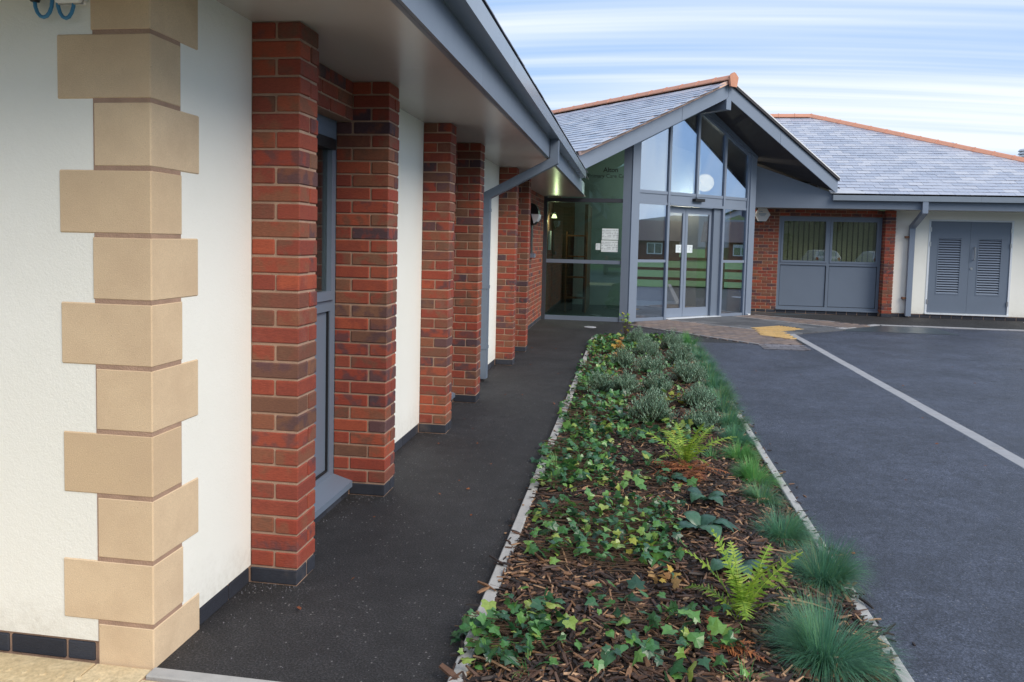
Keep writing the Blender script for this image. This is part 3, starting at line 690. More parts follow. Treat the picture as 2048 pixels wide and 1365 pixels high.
# window with panels
X0, X1, Z0, Z1 = 3.40, 5.655, .06, 2.245; YW = D+.04
f = MB(); T = .06
for a, b, c, d in ((X0, X0+T, Z0, Z1), (X1-T, X1, Z0, Z1), (X0+T, X1-T, Z1-.06, Z1), (X0+T, X1-T, Z0, Z0+.10), (X0+T, X1-T, 1.12, 1.18), (4.485, 4.545, Z0+.10, 1.12), (4.485, 4.545, 1.18, Z1-.06)):
    f.box(a, b, YW, YW+.07, c, d)
win = f.build('window', 'grey_paint', fw)
for a, b in ((X0+T, 4.485), (4.545, X1-T)):
    c = MB(); c.box(a, a+.045, YW-.012, YW+.05, 1.18, 2.185).box(b-.045, b, YW-.012, YW+.05, 1.18, 2.185).box(a+.045, b-.045, YW-.012, YW+.05, 2.135, 2.185).box(a+.045, b-.045, YW-.012, YW+.05, 1.18, 1.225)
    c.build('frame', 'grey_paint', win)
    bx('pane', 'glass_window', win, a+.045, b-.045, YW+.02, YW+.035, 1.225, 2.135)
    bx('panel', 'grey_paint', win, a+.012, b-.012, YW+.025, YW+.04, Z0+.112, 1.108)
    bx('gasket', 'black', win, a, b, YW+.042, YW+.048, Z0+.1, 1.12)
    x = a+.08
    while x < b-.08: bx('blind', 'blind', win, x, x+.085, YW+.15, YW+.155, 1.2, 2.15); x += .115
bx('sill', 'grey_paint', win, X0-.01, X1, D-.03, YW+.02, .075, .105)
bx('room_back', 'lobby_dark', win, X0-.5, X1+.5, D+2, D+2.1, 0, 2.4)
# plant room doors
fr = MB(); fr.box(6.64, 6.68, D-.01, D+.1, .12, 2.225).box(8.36, 8.40, D-.01, D+.1, .12, 2.225).box(6.68, 8.36, D-.01, D+.1, 2.19, 2.225).box(6.64, 8.40, D-.03, D+.1, .085, .12)
fr.build('door_frame', 'white_frame', fw)
for a, b, l0, l1 in ((6.683, 7.518, 6.86, 7.34), (7.522, 8.357, 7.70, 8.18)):
    d = MB(); y0, y1 = D+.01, D+.055
    bk_ = (l0, l1); d.box(a, l0, y0, y1, .125, 2.187).box(l1, b, y0, y1, .125, 2.187).box(l0, l1, y0, y1, .125, .55).box(l0, l1, y0, y1, 1.82, 2.187)
    dr = d.build('door', 'grey_paint', fw)
    bx('louvre_back', 'black', dr, l0, l1, y1-.01, y1-.001, .55, 1.82)
    q = MB(); q.box(l0-.012, l0+.008, y0-.006, y0, .54, 1.83).box(l1-.008, l1+.012, y0-.006, y0, .54, 1.83).box(l0+.008, l1-.008, y0-.006, y0, 1.81, 1.83).box(l0+.008, l1-.008, y0-.006, y0, .54, .56)
    q.build('louvre_frame', 'grey_paint', dr)
    z = .565
    while z < 1.79:
        MB().prism([(y0-.010, z), (y0-.004, z-.006), (y1-.020, z+.026), (y1-.026, z+.032)], lambda y_, z_, c_: (c_, y_, z_), l0+.008, l1-.008).build('slat', 'grey_light', dr); z += .0555
    for hz_ in (.32, 1.62, 1.95):
        hx = a-.02 if a < 7 else b-.015
        bx('hinge', 'steel', dr, hx, hx+.035, D-.018, D-.009, hz_, hz_+.1)
    if a > 7:
        MB().tube([(7.61, y0, 1.34), (7.61, y0-.06, 1.34), (7.61, y0-.06, 1.61), (7.61, y0, 1.61)], .011, 8).build('handle', 'steel', dr, smooth=False)
        MB().tube([(7.575, y0+.0, 1.14), (7.575, y0-.012, 1.14)], .028, 14).build('lock', 'steel', dr)
# eaves
bx('soffit_board', 'soffit', fw, 2.6, XE+.65, D-.70, D+.3, 2.41, 2.422)
for a, b in ((4.38, 7.9), (7.9, XE+.65)): bx('fascia', 'grey_paint', fw, a+.001, b-.001, D-.715, D-.70, 2.40, 2.60)
MB().prism([(2.50, 2.40), (4.379, 2.40), (4.379, 2.735), (2.50, 3.40)], lambda x_, z_, c_: (x_, D-.70+c_, z_), -.015, 0).build('eaves_panel', 'grey_paint', fw)
P_ = [(0, 2.575), (-.105, 2.575), (-.105, 2.69), (-.097, 2.69), (-.097, 2.583), (-.008, 2.583), (-.008, 2.69), (0, 2.69)]
for a, b in ((4.36, 7.36), (7.36, 10.36), (10.36, XE+.7)): MB().prism(P_, lambda y_, z_, x_: (x_, D-.715+y_, z_), a+.001, b-.001).build('gutter', 'grey_gutter', fw)
bx('gutter_end', 'grey_gutter', fw, 4.354, 4.36, D-.82, D-.715, 2.575, 2.69)
# roof
def fz(y_): return 2.71+.455*(y_-17.90)
HX, HY, HZ = 5.0, 23.5, fz(23.5)
dk = MB(); CX = HX+(HY-17.88)*1.17
A = (CX, 17.88, 2.69); B = (HX, HY, HZ); Cc = (2.9, HY, HZ); Dd = (4.40, 17.88, 2.69); A2 = (CX, 29.1, 2.69); D2 = (2.9, 29.1, 2.69)
low = [(p_[0], p_[1], p_[2]-.06) for p_ in (A, A2, D2, Dd)]
rf2 = dk.add([A, B, Cc, Dd, A2, D2]+low, [(3, 0, 1, 2), (0, 4, 1), (4, 5, 2, 1), (5, 3, 2), (6, 9, 8, 7), (0, 3, 9, 6), (4, 0, 6, 7), (5, 4, 7, 8), (3, 5, 8, 9)]).build('roof', 'dark_soffit', fw)
upF = Vector((0, 1, .455)).normalized(); nF = Vector((0, -.455, 1)).normalized()
def insF(a_, u_, c_):
    sE = (c_-F0).dot(eu); lim = HX+(HY-c_.y)*1.17
    return c_.x < lim+.05 and (c_.z > zr(sE)-.12 if sE > RA else c_.z > zr(sE)) and c_.x > 2.9
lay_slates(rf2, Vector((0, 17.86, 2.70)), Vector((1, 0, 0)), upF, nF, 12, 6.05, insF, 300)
d = (Vector(A)-Vector(B)); L_ = d.length; n_ = int(L_/.45); d /= n_
for i in range(n_): ridge_tile(fw, Vector(B)+d*(i+1)+Vector((0, 0, .055)), Vector(B)+d*i+Vector((0, 0, .055)))
x = HX
while x > 3.3: ridge_tile(fw, Vector((x, HY, HZ+.055)), Vector((x-.45, HY, HZ+.055))); x -= .45
MB().prism([(4.30, 17.86), (5.35, 17.86), (4.9, 18.02), (4.3, 18.18)], lambda x_, y_, c_: (x_, y_, fz(y_)+.035+c_), 0, .006).build('lead_flashing', 'lead', fw)
# downpipe
dp = MB(); rectpipe(dp, [(D-.765, 2.58), (D-.765, 2.35), (D-.075, 2.04), (D-.075, .03)], .09, .115, lambda a_, z_, c_: (6.26+c_, a_, z_))
d2 = dp.build('downpipe', 'grey_light', fw)
for z_ in (1.80, .42): bx('bracket', 'timber', d2, 6.13, 6.2, D-.10, D-.001, z_, z_+.035)
# alarm box
ab = thing('alarm_box', (2.93, D-.07, 2.2), 'white six sided alarm box on the brick wall beside the entrance', 'alarm')
hexp = [(3.0+0.175*math.cos(math.pi/3*i), 2.265+.175*math.sin(math.pi/3*i)) for i in range(6)]
MB().prism(hexp, lambda x_, z_, c_: (x_, D+c_, z_), -.06, -.001).build('cover', 'white_paint', ab)
MB().prism([(3.0+(x_-3.0)*.86, 2.285+(z_-2.285)*.86) for x_, z_ in hexp], lambda x_, z_, c_: (x_, D+c_, z_), -.072, -.0601).build('face', 'white_paint', ab)
MB().prism(hexp[3:]+[(3.0+.11, 2.10), (3.0-.11, 2.10)][::1] if 0 else [(2.86, 2.085), (3.01, 2.085), (3.0, 2.11), (2.87, 2.11)], lambda x_, z_, c_: (x_, D+c_, z_), -.055, -.002).build('strobe', 'dark_frame', ab)
for zz, ww in ((2.285, .085), (2.262, .075), (2.235, .05)): bx('print_line', 'blue_plastic', ab, 3.0-ww, 3.0+ww, D-.0735, D-.0725, zz, zz+.008)
MB().tube([(2.90, D-.0735, 2.345), (3.0, D-.0735, 2.325), (2.97, D-.0735, 2.345)], .004, 4).build('emblem', 'blue_plastic', ab)
# roof vent at the far edge
rv = thing('roof_vent', (10.62, 23.0, 3.6), 'white ribbed flue cowl showing above the hip of the far roof', 'vent')
MB().tube([(10.62, 23.0, 3.2), (10.62, 23.0, 4.34)], .2, 14).build('pipe', 'white_paint', rv)
for q in range(3): MB().tube([(10.62, 23, 4.12+q*.08), (10.62, 23, 4.17+q*.08)], [.27, .24], 16).build('ring', 'white_paint', rv)

# ================================================================== GROUND
def sheet(name, pts, z, mat, kind='structure', sub=0):
    c = [sum(p_[i] for p_ in pts)/len(pts) for i in (0, 1)]
    me = bpy.data.meshes.new(name); me.from_pydata([(x_, y_, 0) for x_, y_ in pts], [], [tuple(range(len(pts)))]); me.materials.append(MATS[mat])
    o = bpy.data.objects.new(name, me); link(o, None, (0, 0, z)); return tag(o, kind=kind)
sheet('ground', [(-900, -900), (900, -900), (900, 900), (-900, 900)], -.05, 'grass_ground')
KX = 2.78
sheet('path', [(-1.75, 2.40), (-1.588, 2.40), (-1.588, 2.371), (-.55, 2.371), (-.55, 12.3), (1.02, 12.3), (1.02, -14), (KX, -14), (KX, 14.15), (4.95, 16.42), (14, 16.42), (14, 18.8), (5, 18.8), (-1.9, 15.2)], 0, 'tarmac_path')
sheet('driveway', [(KX-.05, -30), (16, -30), (16, 16.5), (4.9, 16.5), (KX-.05, 14.2)], -.012, 'tarmac_sky_tint')
sheet('drive_walk', [(1.02, -14), (KX+.001, -14), (KX+.001, 12.5), (1.02, 12.29)], .004, 'tarmac_sky_tint')
sheet('forecourt', [(-14, -14), (1.02, -14), (1.02, .2), (-14, .2)], .0, 'tarmac_sky_tint')
# kerbs
def kerb_run(name, a, b, w_, z0, z1, L_=.9, mat='concrete', h_=None):
    a, b = Vector((*a, 0)), Vector((*b, 0)); d = b-a; n_ = max(1, round(d.length/L_)); ang = math.atan2(d.y, d.x); st = d.length/n_
    root = bpy.data.objects.new(name, None); link(root, None, a); tag(root, kind='structure')
    key = (name, round(st, 3), w_); vs, fs = cbox(st-.006, w_, z1-z0, .005); me = bpy.data.meshes.new('kerb_stone'); me.from_pydata(vs, [], fs); me.materials.append(MATS[mat])
    for i in range(n_):
        o = bpy.data.objects.new('kerb_stone', me); c = a+d*((i+.5)/n_); link(o, root, (c.x, c.y, (z0+z1)/2+R_.uniform(-.0015, .0015))); o.rotation_euler.z = ang+R_.uniform(-.002, .002)
    return root
kerb_run('bed_kerb', (-.533, 1.9), (-.533, 12.25), .055, -.12, .035)
kerb_run('bed_kerb', (.995, 1.2), (.995, 12.25), .05, -.12, .03)
kerb_run('bed_kerb', (-.505, 12.28), (.97, 12.28), .05, -.12, .03)
kerb_run('path_kerb', (-1.585, 2.345), (-.50, 2.345), .055, -.12, .012)
kerb_run('road_kerb', (KX+.06, -8), (KX+.06, 14.13), .125, -.12, .008, .6, 'kerb_pale')
kerb_run('road_kerb', (KX+.09, 14.2), (4.98, 16.45), .125, -.12, .010, .6, 'kerb_pale')
kerb_run('road_kerb', (5.03, 16.42), (15, 16.42), .125, -.12, .008, .6, 'kerb_pale')
# paving at the door: blocks laid on the diagonal grid of the facade
def inpoly(p_, poly):
    x_, y_ = p_; c_ = False; n_ = len(poly)
    for i in range(n_):
        x1_, y1_ = poly[i]; x2_, y2_ = poly[i-1]
        if (y1_ > y_) != (y2_ > y_) and x_ < (x2_-x1_)*(y_-y1_)/(y2_-y1_)+x1_: c_ = not c_
    return c_
def so_(s_, o_): v = E(s_, o_, 0); return (v.x, v.y)
TACT = [(2.31, 14.68), (2.89, 15.33), (3.17, 14.93), (2.93, 14.45), (2.70, 14.22), (2.71, 13.85), (2.68, 13.07), (2.26, 13.60)]
SLABZ = [so_(1.05, .09), so_(3.02, .09), so_(3.08, 2.55), so_(1.43, 2.55), (2.60, 13.95), (2.30, 13.62), so_(1.30, 2.6)]
BR1 = [so_(-.38, .50), (2.03, 12.36), (2.70, 12.44), (2.72, 13.9), so_(1.30, 2.6), so_(1.05, .09), so_(.2, .05)]
BR2 = [so_(3.06, .09), so_(3.75, .12), so_(4.15, 1.8), so_(4.2, 2.55), so_(3.12, 2.55)]
def paving(name, mat, poly, not_in, bs, bo, quota, zt=.014, stag=.5, child='paver', axis=0):
    cen = (sum(p_[0] for p_ in poly)/len(poly), sum(p_[1] for p_ in poly)/len(poly))
    base = MB().prism([p_ for p_ in poly], lambda x_, y_, c_: (x_, y_, c_), -.05, zt-.008); root = base.build(name, 'mortar' if mat in ('tactile', 'buff') else 'soil', None, kind='structure')
    cells = []; r = 0; o_ = -4
    while o_ < 8:
        s_ = -6+(bs*stag if r % 2 else 0)
        while s_ < 8:
            if axis == 0: px = so_(s_+bs/2, o_+bo/2)
            else: px = (s_+bs/2, o_+bo/2+12)
            if inpoly(px, poly) and not any(inpoly(px, q_) for q_ in not_in): cells.append(px)
            s_ += bs
        r += 1; o_ += bo
    cells.sort(key=lambda p_: p_[1]); vs, fs = cbox(bs-.006, bo-.006, .05, .003); me = bpy.data.meshes.new(child); me.from_pydata(vs, [], fs); me.materials.append(MATS[mat]); rest = MB()
    ang = FA if axis == 0 else 0
    for i, (x_, y_) in enumerate(cells):
        z_ = zt-.025+R_.uniform(-.0015, .0015)
        if i < quota: o = bpy.data.objects.new(child, me); link(o, root, (x_, y_, z_)); o.rotation_euler.z = ang
        else:
            Mx = Matrix.Translation((x_, y_, z_)) @ Matrix.Rotation(ang, 4, 'Z'); rest.add([Mx @ v for v in vs], fs, R_.random())
    if rest.v: rest.build(child, mat, root, recalc=False, kind='stuff')
    return root
paving('block_paving', 'paver', BR1, [TACT], .2, .1, 300)
paving('block_paving', 'paver', BR2, [TACT], .2, .1, 300)
paving('slab_paving', 'slab', SLABZ, [TACT], .45, .45, 300, stag=.5, child='paving_slab')
tp = paving('tactile_paving', 'tactile', TACT, [], .2, .2, 300, zt=.018, stag=0, child='paving_slab')
paving('grey_block_paving', 'grey_block', [(2.02, 11.78), (2.66, 11.86), (2.70, 12.42), (2.04, 12.34)], [], .2, .1, 300, axis=1)
bst = MB()
for i in range(60):
    for j in range(60):
        x_, y_ = so_(-1+i*.067, j*.067-.5)
        if inpoly((x_, y_), TACT): bst.prism([(x_-.017, y_-.017), (x_+.017, y_-.017), (x_+.017, y_+.017), (x_-.017, y_+.017)], lambda a, b, c: (a, b, c), .016, .023, R_.random())
bst.build('blister', 'tactile', tp, kind='stuff')
for a, b in ((so_(-.40, .5), (2.02, 12.33)), (so_(1.04, .1), so_(1.30, 2.6)), (so_(3.04, .1), so_(3.10, 2.55)), (so_(3.77, .12), so_(4.17, 1.8))):
    kerb_run('edging_strip', a, b, .028, -.06, .019, .9, 'kerb_pale')
# buff tactile paving at the near corner
bf = bx('buff_paving', 'mortar', None, -4.2, -.52, .2, 2.376, -.06, -.004, kind='structure')
for i in range(9):
    for j in range(5):
        if i == 6 and j == 4:
            piece('paving_slab', 'buff', bf, -1.797, -1.590, 1.973, 2.367, -.045, .004, .003); piece('paving_slab', 'buff', bf, -1.584, -1.403, 1.973, 2.306, -.045, .004, .003); continue
        o_ = piece('paving_slab', 'buff', bf, -4.2+i*.4+.003, -4.2+(i+1)*.4-.003, .37+j*.4+.003, .37+(j+1)*.4-.003 if (j < 4 or i < 6) else 2.306, -.045, .004, .003)
bst = MB()
for i in range(34):
    for j in range(14):
        x_, y_ = -2.9+i*.067+.03, 1.40+j*.067
        bst.tube([(x_, y_, .003), (x_, y_, .008)], [.014, .010], 8, R_.random())
bst.build('blister', 'buff', bf, kind='stuff')
# small covers in the tarmac
for (x_, y_, lab) in ((-.67, 13.87, 'small metal cover set in the tarmac in front of the corner glazing'), (2.95, 17.3, 'small metal cover in the tarmac below the alarm box'), (8.7, 18.15, 'round pale cover in the tarmac in front of the plant room doors')):
    o_ = MB().tube([(x_, y_, -.01), (x_, y_, .008)], .11 if x_ < 8 else .2, 18).build('drain_cover', 'lead' if x_ > -1 else 'steel', None, label=lab, cat='cover')

# ================================================================== PLANTING BED
bx0, bx1, by0, by1 = -.505, .97, 1.3, 12.25
def bz(x_, y_):
    e = min(x_-bx0, bx1-x_, by1-y_); return .012+.055*min(1, max(0, e/.35))+.018*math.sin(x_*5+y_*3.1)*math.sin(y_*2.3)
g = MB(); nx, ny = 22, 120
vs = [(bx0+(bx1-bx0)*i/nx, by0+(by1-by0)*j/ny, bz(bx0+(bx1-bx0)*i/nx, by0+(by1-by0)*j/ny)+R_.uniform(-.006, .006)) for j in range(ny+1) for i in range(nx+1)]
fs = [(j*(nx+1)+i, j*(nx+1)+i+1, (j+1)*(nx+1)+i+1, (j+1)*(nx+1)+i) for j in range(ny) for i in range(nx)]
g.add(vs, fs); bed = g.build('planting_bed', 'soil', None, recalc=False, smooth=True, kind='structure')
# bark chips: long slivers, flakes
def chip_verts(L_, W_, T_):
    w0, w1 = W_*R_.uniform(.5, 1), W_*R_.uniform(.3, .9); b_ = R_.uniform(-.2, .2)*L_
    return [(-L_/2, -w0/2, 0), (0, -W_/2+b_*.2, 0), (L_/2, -w1/4, 0), (L_/2, w1/3, 0), (0, W_/2+b_*.2, 0), (-L_/2, w0/2, 0),
            (-L_/2*.96, -w0/2*.8, T_), (0, -W_/2*.8+b_*.2, T_*1.2), (L_/2*.94, -w1/5, T_*.8), (L_/2*.94, w1/4, T_*.8), (0, W_/2*.8+b_*.2, T_*1.2), (-L_/2*.96, w0/2*.8, T_)]
CF = [(6, 7, 10, 11), (7, 8, 9, 10), (0, 1, 7, 6), (1, 2, 8, 7), (2, 3, 9, 8), (3, 4, 10, 9), (4, 5, 11, 10), (5, 0, 6, 11)]
proto = []
for i in range(10):
    me = bpy.data.meshes.new('bark_chip'); me.from_pydata(chip_verts(R_.uniform(.05, .10), R_.uniform(.009, .02), .006), [], CF); me.materials.append(MATS['bark']); proto.append(me)
for i in range(298):
    x_ = R_.uniform(-.48, .99) if R_.random() < .9 else R_.choice((-.55, 1.0))+R_.uniform(-.03, .05); y_ = 2.45+1.6*R_.random()**1.3
    o = bpy.data.objects.new('bark_chip', R_.choice(proto)); link(o, bed, (x_, y_, max(.034 if x_ < bx0 or x_ > bx1 else 0, bz(min(max(x_, bx0), bx1), y_)+.016)))
    o.rotation_euler = (R_.uniform(-.35, .35), R_.uniform(-.3, .3), R_.gauss(0, 1.3)); s_ = R_.uniform(.7, 1.35); o.scale = (s_, s_, s_)
for i in range(34):
    x_, y_ = R_.uniform(-.45, .9), 2.5+3.2*R_.random(); a = R_.gauss(0, .9); L_ = R_.uniform(.08, .24); z_ = bz(x_, y_)+.024; dx, dy = math.cos(a)*L_/2, math.sin(a)*L_/2
    MB().tube([(x_-dx, y_-dy, z_), (x_-dx*.3, y_-dy*.3+R_.gauss(0, .008), z_+.006), (x_+dx*.4, y_+dy*.4+R_.gauss(0, .008), z_+.004), (x_+dx, y_+dy, z_-.003)], [.004, .0045, .0035, .002], 5).build('twig', 'bark', bed, recalc=False)
mul = MB()
for i in range(24000):
    y_ = 2.0+10.2*R_.random()**1.9; x_ = R_.uniform(bx0-.01, bx1+.02)
    far = y_ > 6
    L_ = R_.uniform(.015, .075)*(1.3 if far else 1)*(1 if R_.random() < .8 else 1.5); W_ = R_.uniform(.004, .015)*(1.5 if far else 1)
    if R_.random() < .18: W_ *= 2; L_ *= .6
    Mx = Matrix.Translation((x_, y_, bz(x_, y_)+R_.uniform(.0, .016))) @ Euler((R_.gauss(0, .35), R_.gauss(0, .3), R_.uniform(0, 3.14) if R_.random() < .6 else R_.gauss(0, .7))).to_matrix().to_4x4()
    mul.add([Mx @ Vector(v) for v in chip_verts(L_, W_, .004)], CF, R_.random()**1.5)
mul.build('bark_mulch', 'bark', bed, recalc=False, kind='stuff')
# loose bits on the kerbs and tarmac
bits = MB()
for i in range(170):
    side_ = R_.random() < .35; y_ = R_.uniform(2.3, 9)
    x_ = (bx0-.02-abs(R_.gauss(0, .03))) if side_ else (bx1+.02+abs(R_.gauss(0, .05)))
    Mx = Matrix.Translation((x_, y_, .036 if (-.56 < x_ < -.5 or .97 < x_ < 1.02) else .006)) @ Euler((0, 0, R_.uniform(0, 6))).to_matrix().to_4x4()
    bits.add([Mx @ Vector(v) for v in chip_verts(R_.uniform(.01, .06), R_.uniform(.004, .012), .004)], CF, R_.random())
bits.build('loose_bark', 'bark', None, recalc=False, kind='stuff')

# ---- ivy
def ivy_leaf_pts():
    o = [(0, -.08), (.22, -.22), (.5, -.12), (.42, .10), (.55, .42), (.30, .40), (0, .88), (-.30, .40), (-.55, .42), (-.42, .10), (-.5, -.12), (-.22, -.22)]
    vs = [(0, .12, .05)]+[(x_, y_, -.10*abs(x_)-.06*max(0, y_-.2)) for x_, y_ in o]
    return vs, [(0, i+1, (i+1) % 12+1) for i in range(12)]
IV, IF = ivy_leaf_pts()
ivm = bpy.data.meshes.new('leaf'); ivm.from_pydata(IV, [], IF); ivm.materials.append(MATS['ivy'])
IVS = [(IV, IF)]
def leaf_shape(o, fold, curl):
    n_ = len(o); vs = [(0, .12, .05)]+[(x_, y_, -fold*abs(x_)-curl*max(0, y_-.1)**1.5+R_.uniform(-.03, .03)) for x_, y_ in o]; return vs, [(0, i+1, (i+1) % n_+1) for i in range(n_)]
IVS.append(leaf_shape([(0, -.1), (.25, -.25), (.46, -.1), (.48, .2), (.3, .42), (.12, .62), (0, .82), (-.12, .62), (-.3, .42), (-.48, .2), (-.46, -.1), (-.25, -.25)], .22, .25))
IVS.append(leaf_shape([(0, -.05), (.2, -.18), (.42, -.15), (.36, .08), (.60, .22), (.34, .40), (.2, .5), (0, 1.0), (-.2, .5), (-.34, .38), (-.62, .25), (-.36, .06), (-.4, -.16), (-.2, -.18)], .05, .35))
IVS.append(leaf_shape([(0, -.08), (.3, -.2), (.52, 0), (.44, .22), (.52, .46), (.26, .46), (.05, .78), (-.2, .42), (-.46, .36), (-.4, .1), (-.46, -.12), (-.2, -.22)], -.25, .1))
ivms = [ivm]
for V_, F_ in IVS[1:]:
    me = bpy.data.meshes.new('leaf'); me.from_pydata(V_, [], F_); me.materials.append(MATS['ivy']); ivms.append(me)
def ivy(name_label, poly_fn, n_, quota, mat='ivy', smin=.036, smax=.068):
    c = poly_fn(); pts = [poly_fn() for _ in range(n_)]; cx_ = sum(p_[0] for p_ in pts)/n_; cy_ = sum(p_[1] for p_ in pts)/n_
    t_ = thing('ivy_plant', (cx_, cy_, 0), name_label, 'ivy', 'ivy plants trailing over the bark'); pts.sort(key=lambda p_: p_[1]); rest = MB(); stems = MB()
    for i, (x_, y_) in enumerate(pts):
        base = bz(x_, y_) if bx0 < x_ < bx1 else (.04 if x_ > -.56 else .005)
        z_ = base+R_.uniform(.018, .085)*(1 if bx0 < x_ < bx1 else .6); s_ = R_.uniform(smin*.6, smax) if R_.random() < .93 else R_.uniform(smax, smax*1.15)
        rot = Euler((R_.gauss(-.25, .5), R_.gauss(0, .5), R_.uniform(0, 6.28)))
        # leaf tips face the light side a little
        if i < quota:
            o = bpy.data.objects.new('leaf', R_.choice(ivms)); link(o, t_, (x_, y_, z_)); o.rotation_euler = rot; o.scale = (s_, s_, s_)
        else:
            Mx = Matrix.Translation((x_, y_, z_)) @ rot.to_matrix().to_4x4() @ Matrix.Scale(s_, 4); V_, F_ = R_.choice(IVS); rest.add([Mx @ Vector(v) for v in V_], F_, R_.random())
        if i % 2 == 0:
            q_ = pts[min(len(pts)-1, i+R_.randint(1, 5))]; stems.tube([(x_, y_, z_-.008), ((x_*2+q_[0])/3+R_.gauss(0, .02), (y_*2+q_[1])/3, base+.03), ((x_+q_[0]*2)/3, (y_+q_[1]*2)/3+R_.gauss(0, .02), base+.022), (q_[0], q_[1], base+.03)], .0019, 4)
    if rest.v: rest.build('leaf', mat, t_, recalc=False, kind='stuff')
    stems.build('stem', 'stem', t_, recalc=False); return t_
def quad(*c):
    def f():
        u_, v_ = R_.random(), R_.random(); a, b, d_, e = [Vector(p_) for p_ in c]
        top = a.lerp(b, u_); bot = d_.lerp(e, u_); p_ = bot.lerp(top, v_); return (p_.x+R_.gauss(0, .03), p_.y+R_.gauss(0, .04))
    return f
ivy('glossy ivy clump spilling over the near end of the left bed kerb', quad((-.60, 2.90), (-.24, 2.98), (-.52, 2.50), (-.20, 2.58)) , 170, 125, smin=.035, smax=.062)
ivy('scattered bright ivy leaves over the bark in front of the nearest fern', quad((-.12, 3.15), (.42, 3.05), (-.12, 2.45), (.42, 2.5)), 105, 55, smin=.04, smax=.062)
ivy('broad band of ivy across the bed beside the big puckered leaves', quad((-.46, 4.15), (.30, 4.28), (-.40, 3.42), (.26, 3.42)), 480, 120, smax=.058)
ivy('dense ivy mat against the left kerb level with the middle fern', quad((-.60, 5.55), (-.10, 5.7), (-.50, 4.45), (-.05, 4.5)), 520, 0, smax=.058)
ivy('dark ivy mat at the left kerb in front of the grey shrubs', quad((-.56, 7.2), (.0, 7.3), (-.48, 5.7), (.05, 5.75)), 440, 0)
ivy('ivy running between the middle fern and the grey shrubs', quad((.0, 6.3), (.62, 6.4), (.0, 5.5), (.55, 5.65)), 200, 0)
ivy('far ivy mat at the left kerb behind the first grey shrubs', quad((-.54, 9.6), (-.05, 9.8), (-.50, 7.4), (-.20, 7.5)), 420, 0)
ivy('farthest ivy mound at the end of the bed by the corner glazing', quad((-.52, 12.3), (.75, 12.4), (-.5, 9.9), (.15, 10.3)), 900, 0, smin=.04, smax=.075)
ivy('low ivy and seedlings filling the gaps between the grey shrubs', quad((-.1, 11.6), (.75, 11.6), (-.15, 6.6), (.75, 6.6)), 520, 0, smax=.055)
ivy('sparse ivy strand behind the puckered leaves near the bed centre', quad((-.02, 5.3), (.5, 5.3), (-.02, 4.5), (.42, 4.5)), 50, 0)

# ---- grass tufts
def blade(mb, base, dir_, L_, droop, w_, r):
    pts = []; p_ = Vector(base); d_ = Vector(dir_).normalized(); side = d_.cross(Vector((0, 0, 1)))
    side = side.normalized() if side.length > .01 else Vector((1, 0, 0))
    n_ = 4; vs = []
    for i in range(n_+1):
        ww = w_*(1-i/n_)**.7
        vs += [p_-side*ww, p_+side*ww] if i < n_ else [p_]
        d_ = (d_+Vector((0, 0, -droop/n_*(.5+i*.5)))).normalized(); p_ = p_+d_*(L_/n_)
    fs = [(2*i, 2*i+1, 2*i+3, 2*i+2) for i in range(n_-1)]+[(2*n_-2, 2*n_-1, 2*n_)]
    mb.add(vs, fs, r)
def tuft(x_, y_, rad_, h_, n_, mat, label, group='blue fescue tufts along the right edge of the bed', name='grass_tuft', w_=.0011, lean=(0.12, 0)):
    mb = MB()
    subs = [(R_.uniform(0, 6.283), R_.random()**.6, R_.uniform(.7, 1.2), R_.random()) for _ in range(38)]
    for i in range(n_):
        sa, sq_, sl2, sr_ = R_.choice(subs); a = sa+R_.gauss(0, .28); q = min(1, max(0, sq_+R_.gauss(0, .14))); spread = .10+1.35*q; rr = rad_*.26*math.sqrt(R_.random())
        d_ = (math.cos(a)*spread+lean[0], math.sin(a)*spread+lean[1], 1.0)
        L_ = h_*R_.uniform(.72, 1.06)*(.6+.4*sl2)*(1-.15*q); cr_ = min(.97, max(.02, sr_*.55+R_.random()*.4)) if R_.random() > .05+.10*q else 1.0
        blade(mb, (x_+math.cos(a)*rr, y_+math.sin(a)*rr, bz(x_, y_)-.005), d_, L_, R_.uniform(.2, 1.3), w_*R_.uniform(.6, 1.4), cr_)
    return mb.build(name, mat, None, recalc=False, label=label, cat='grass', group=group)
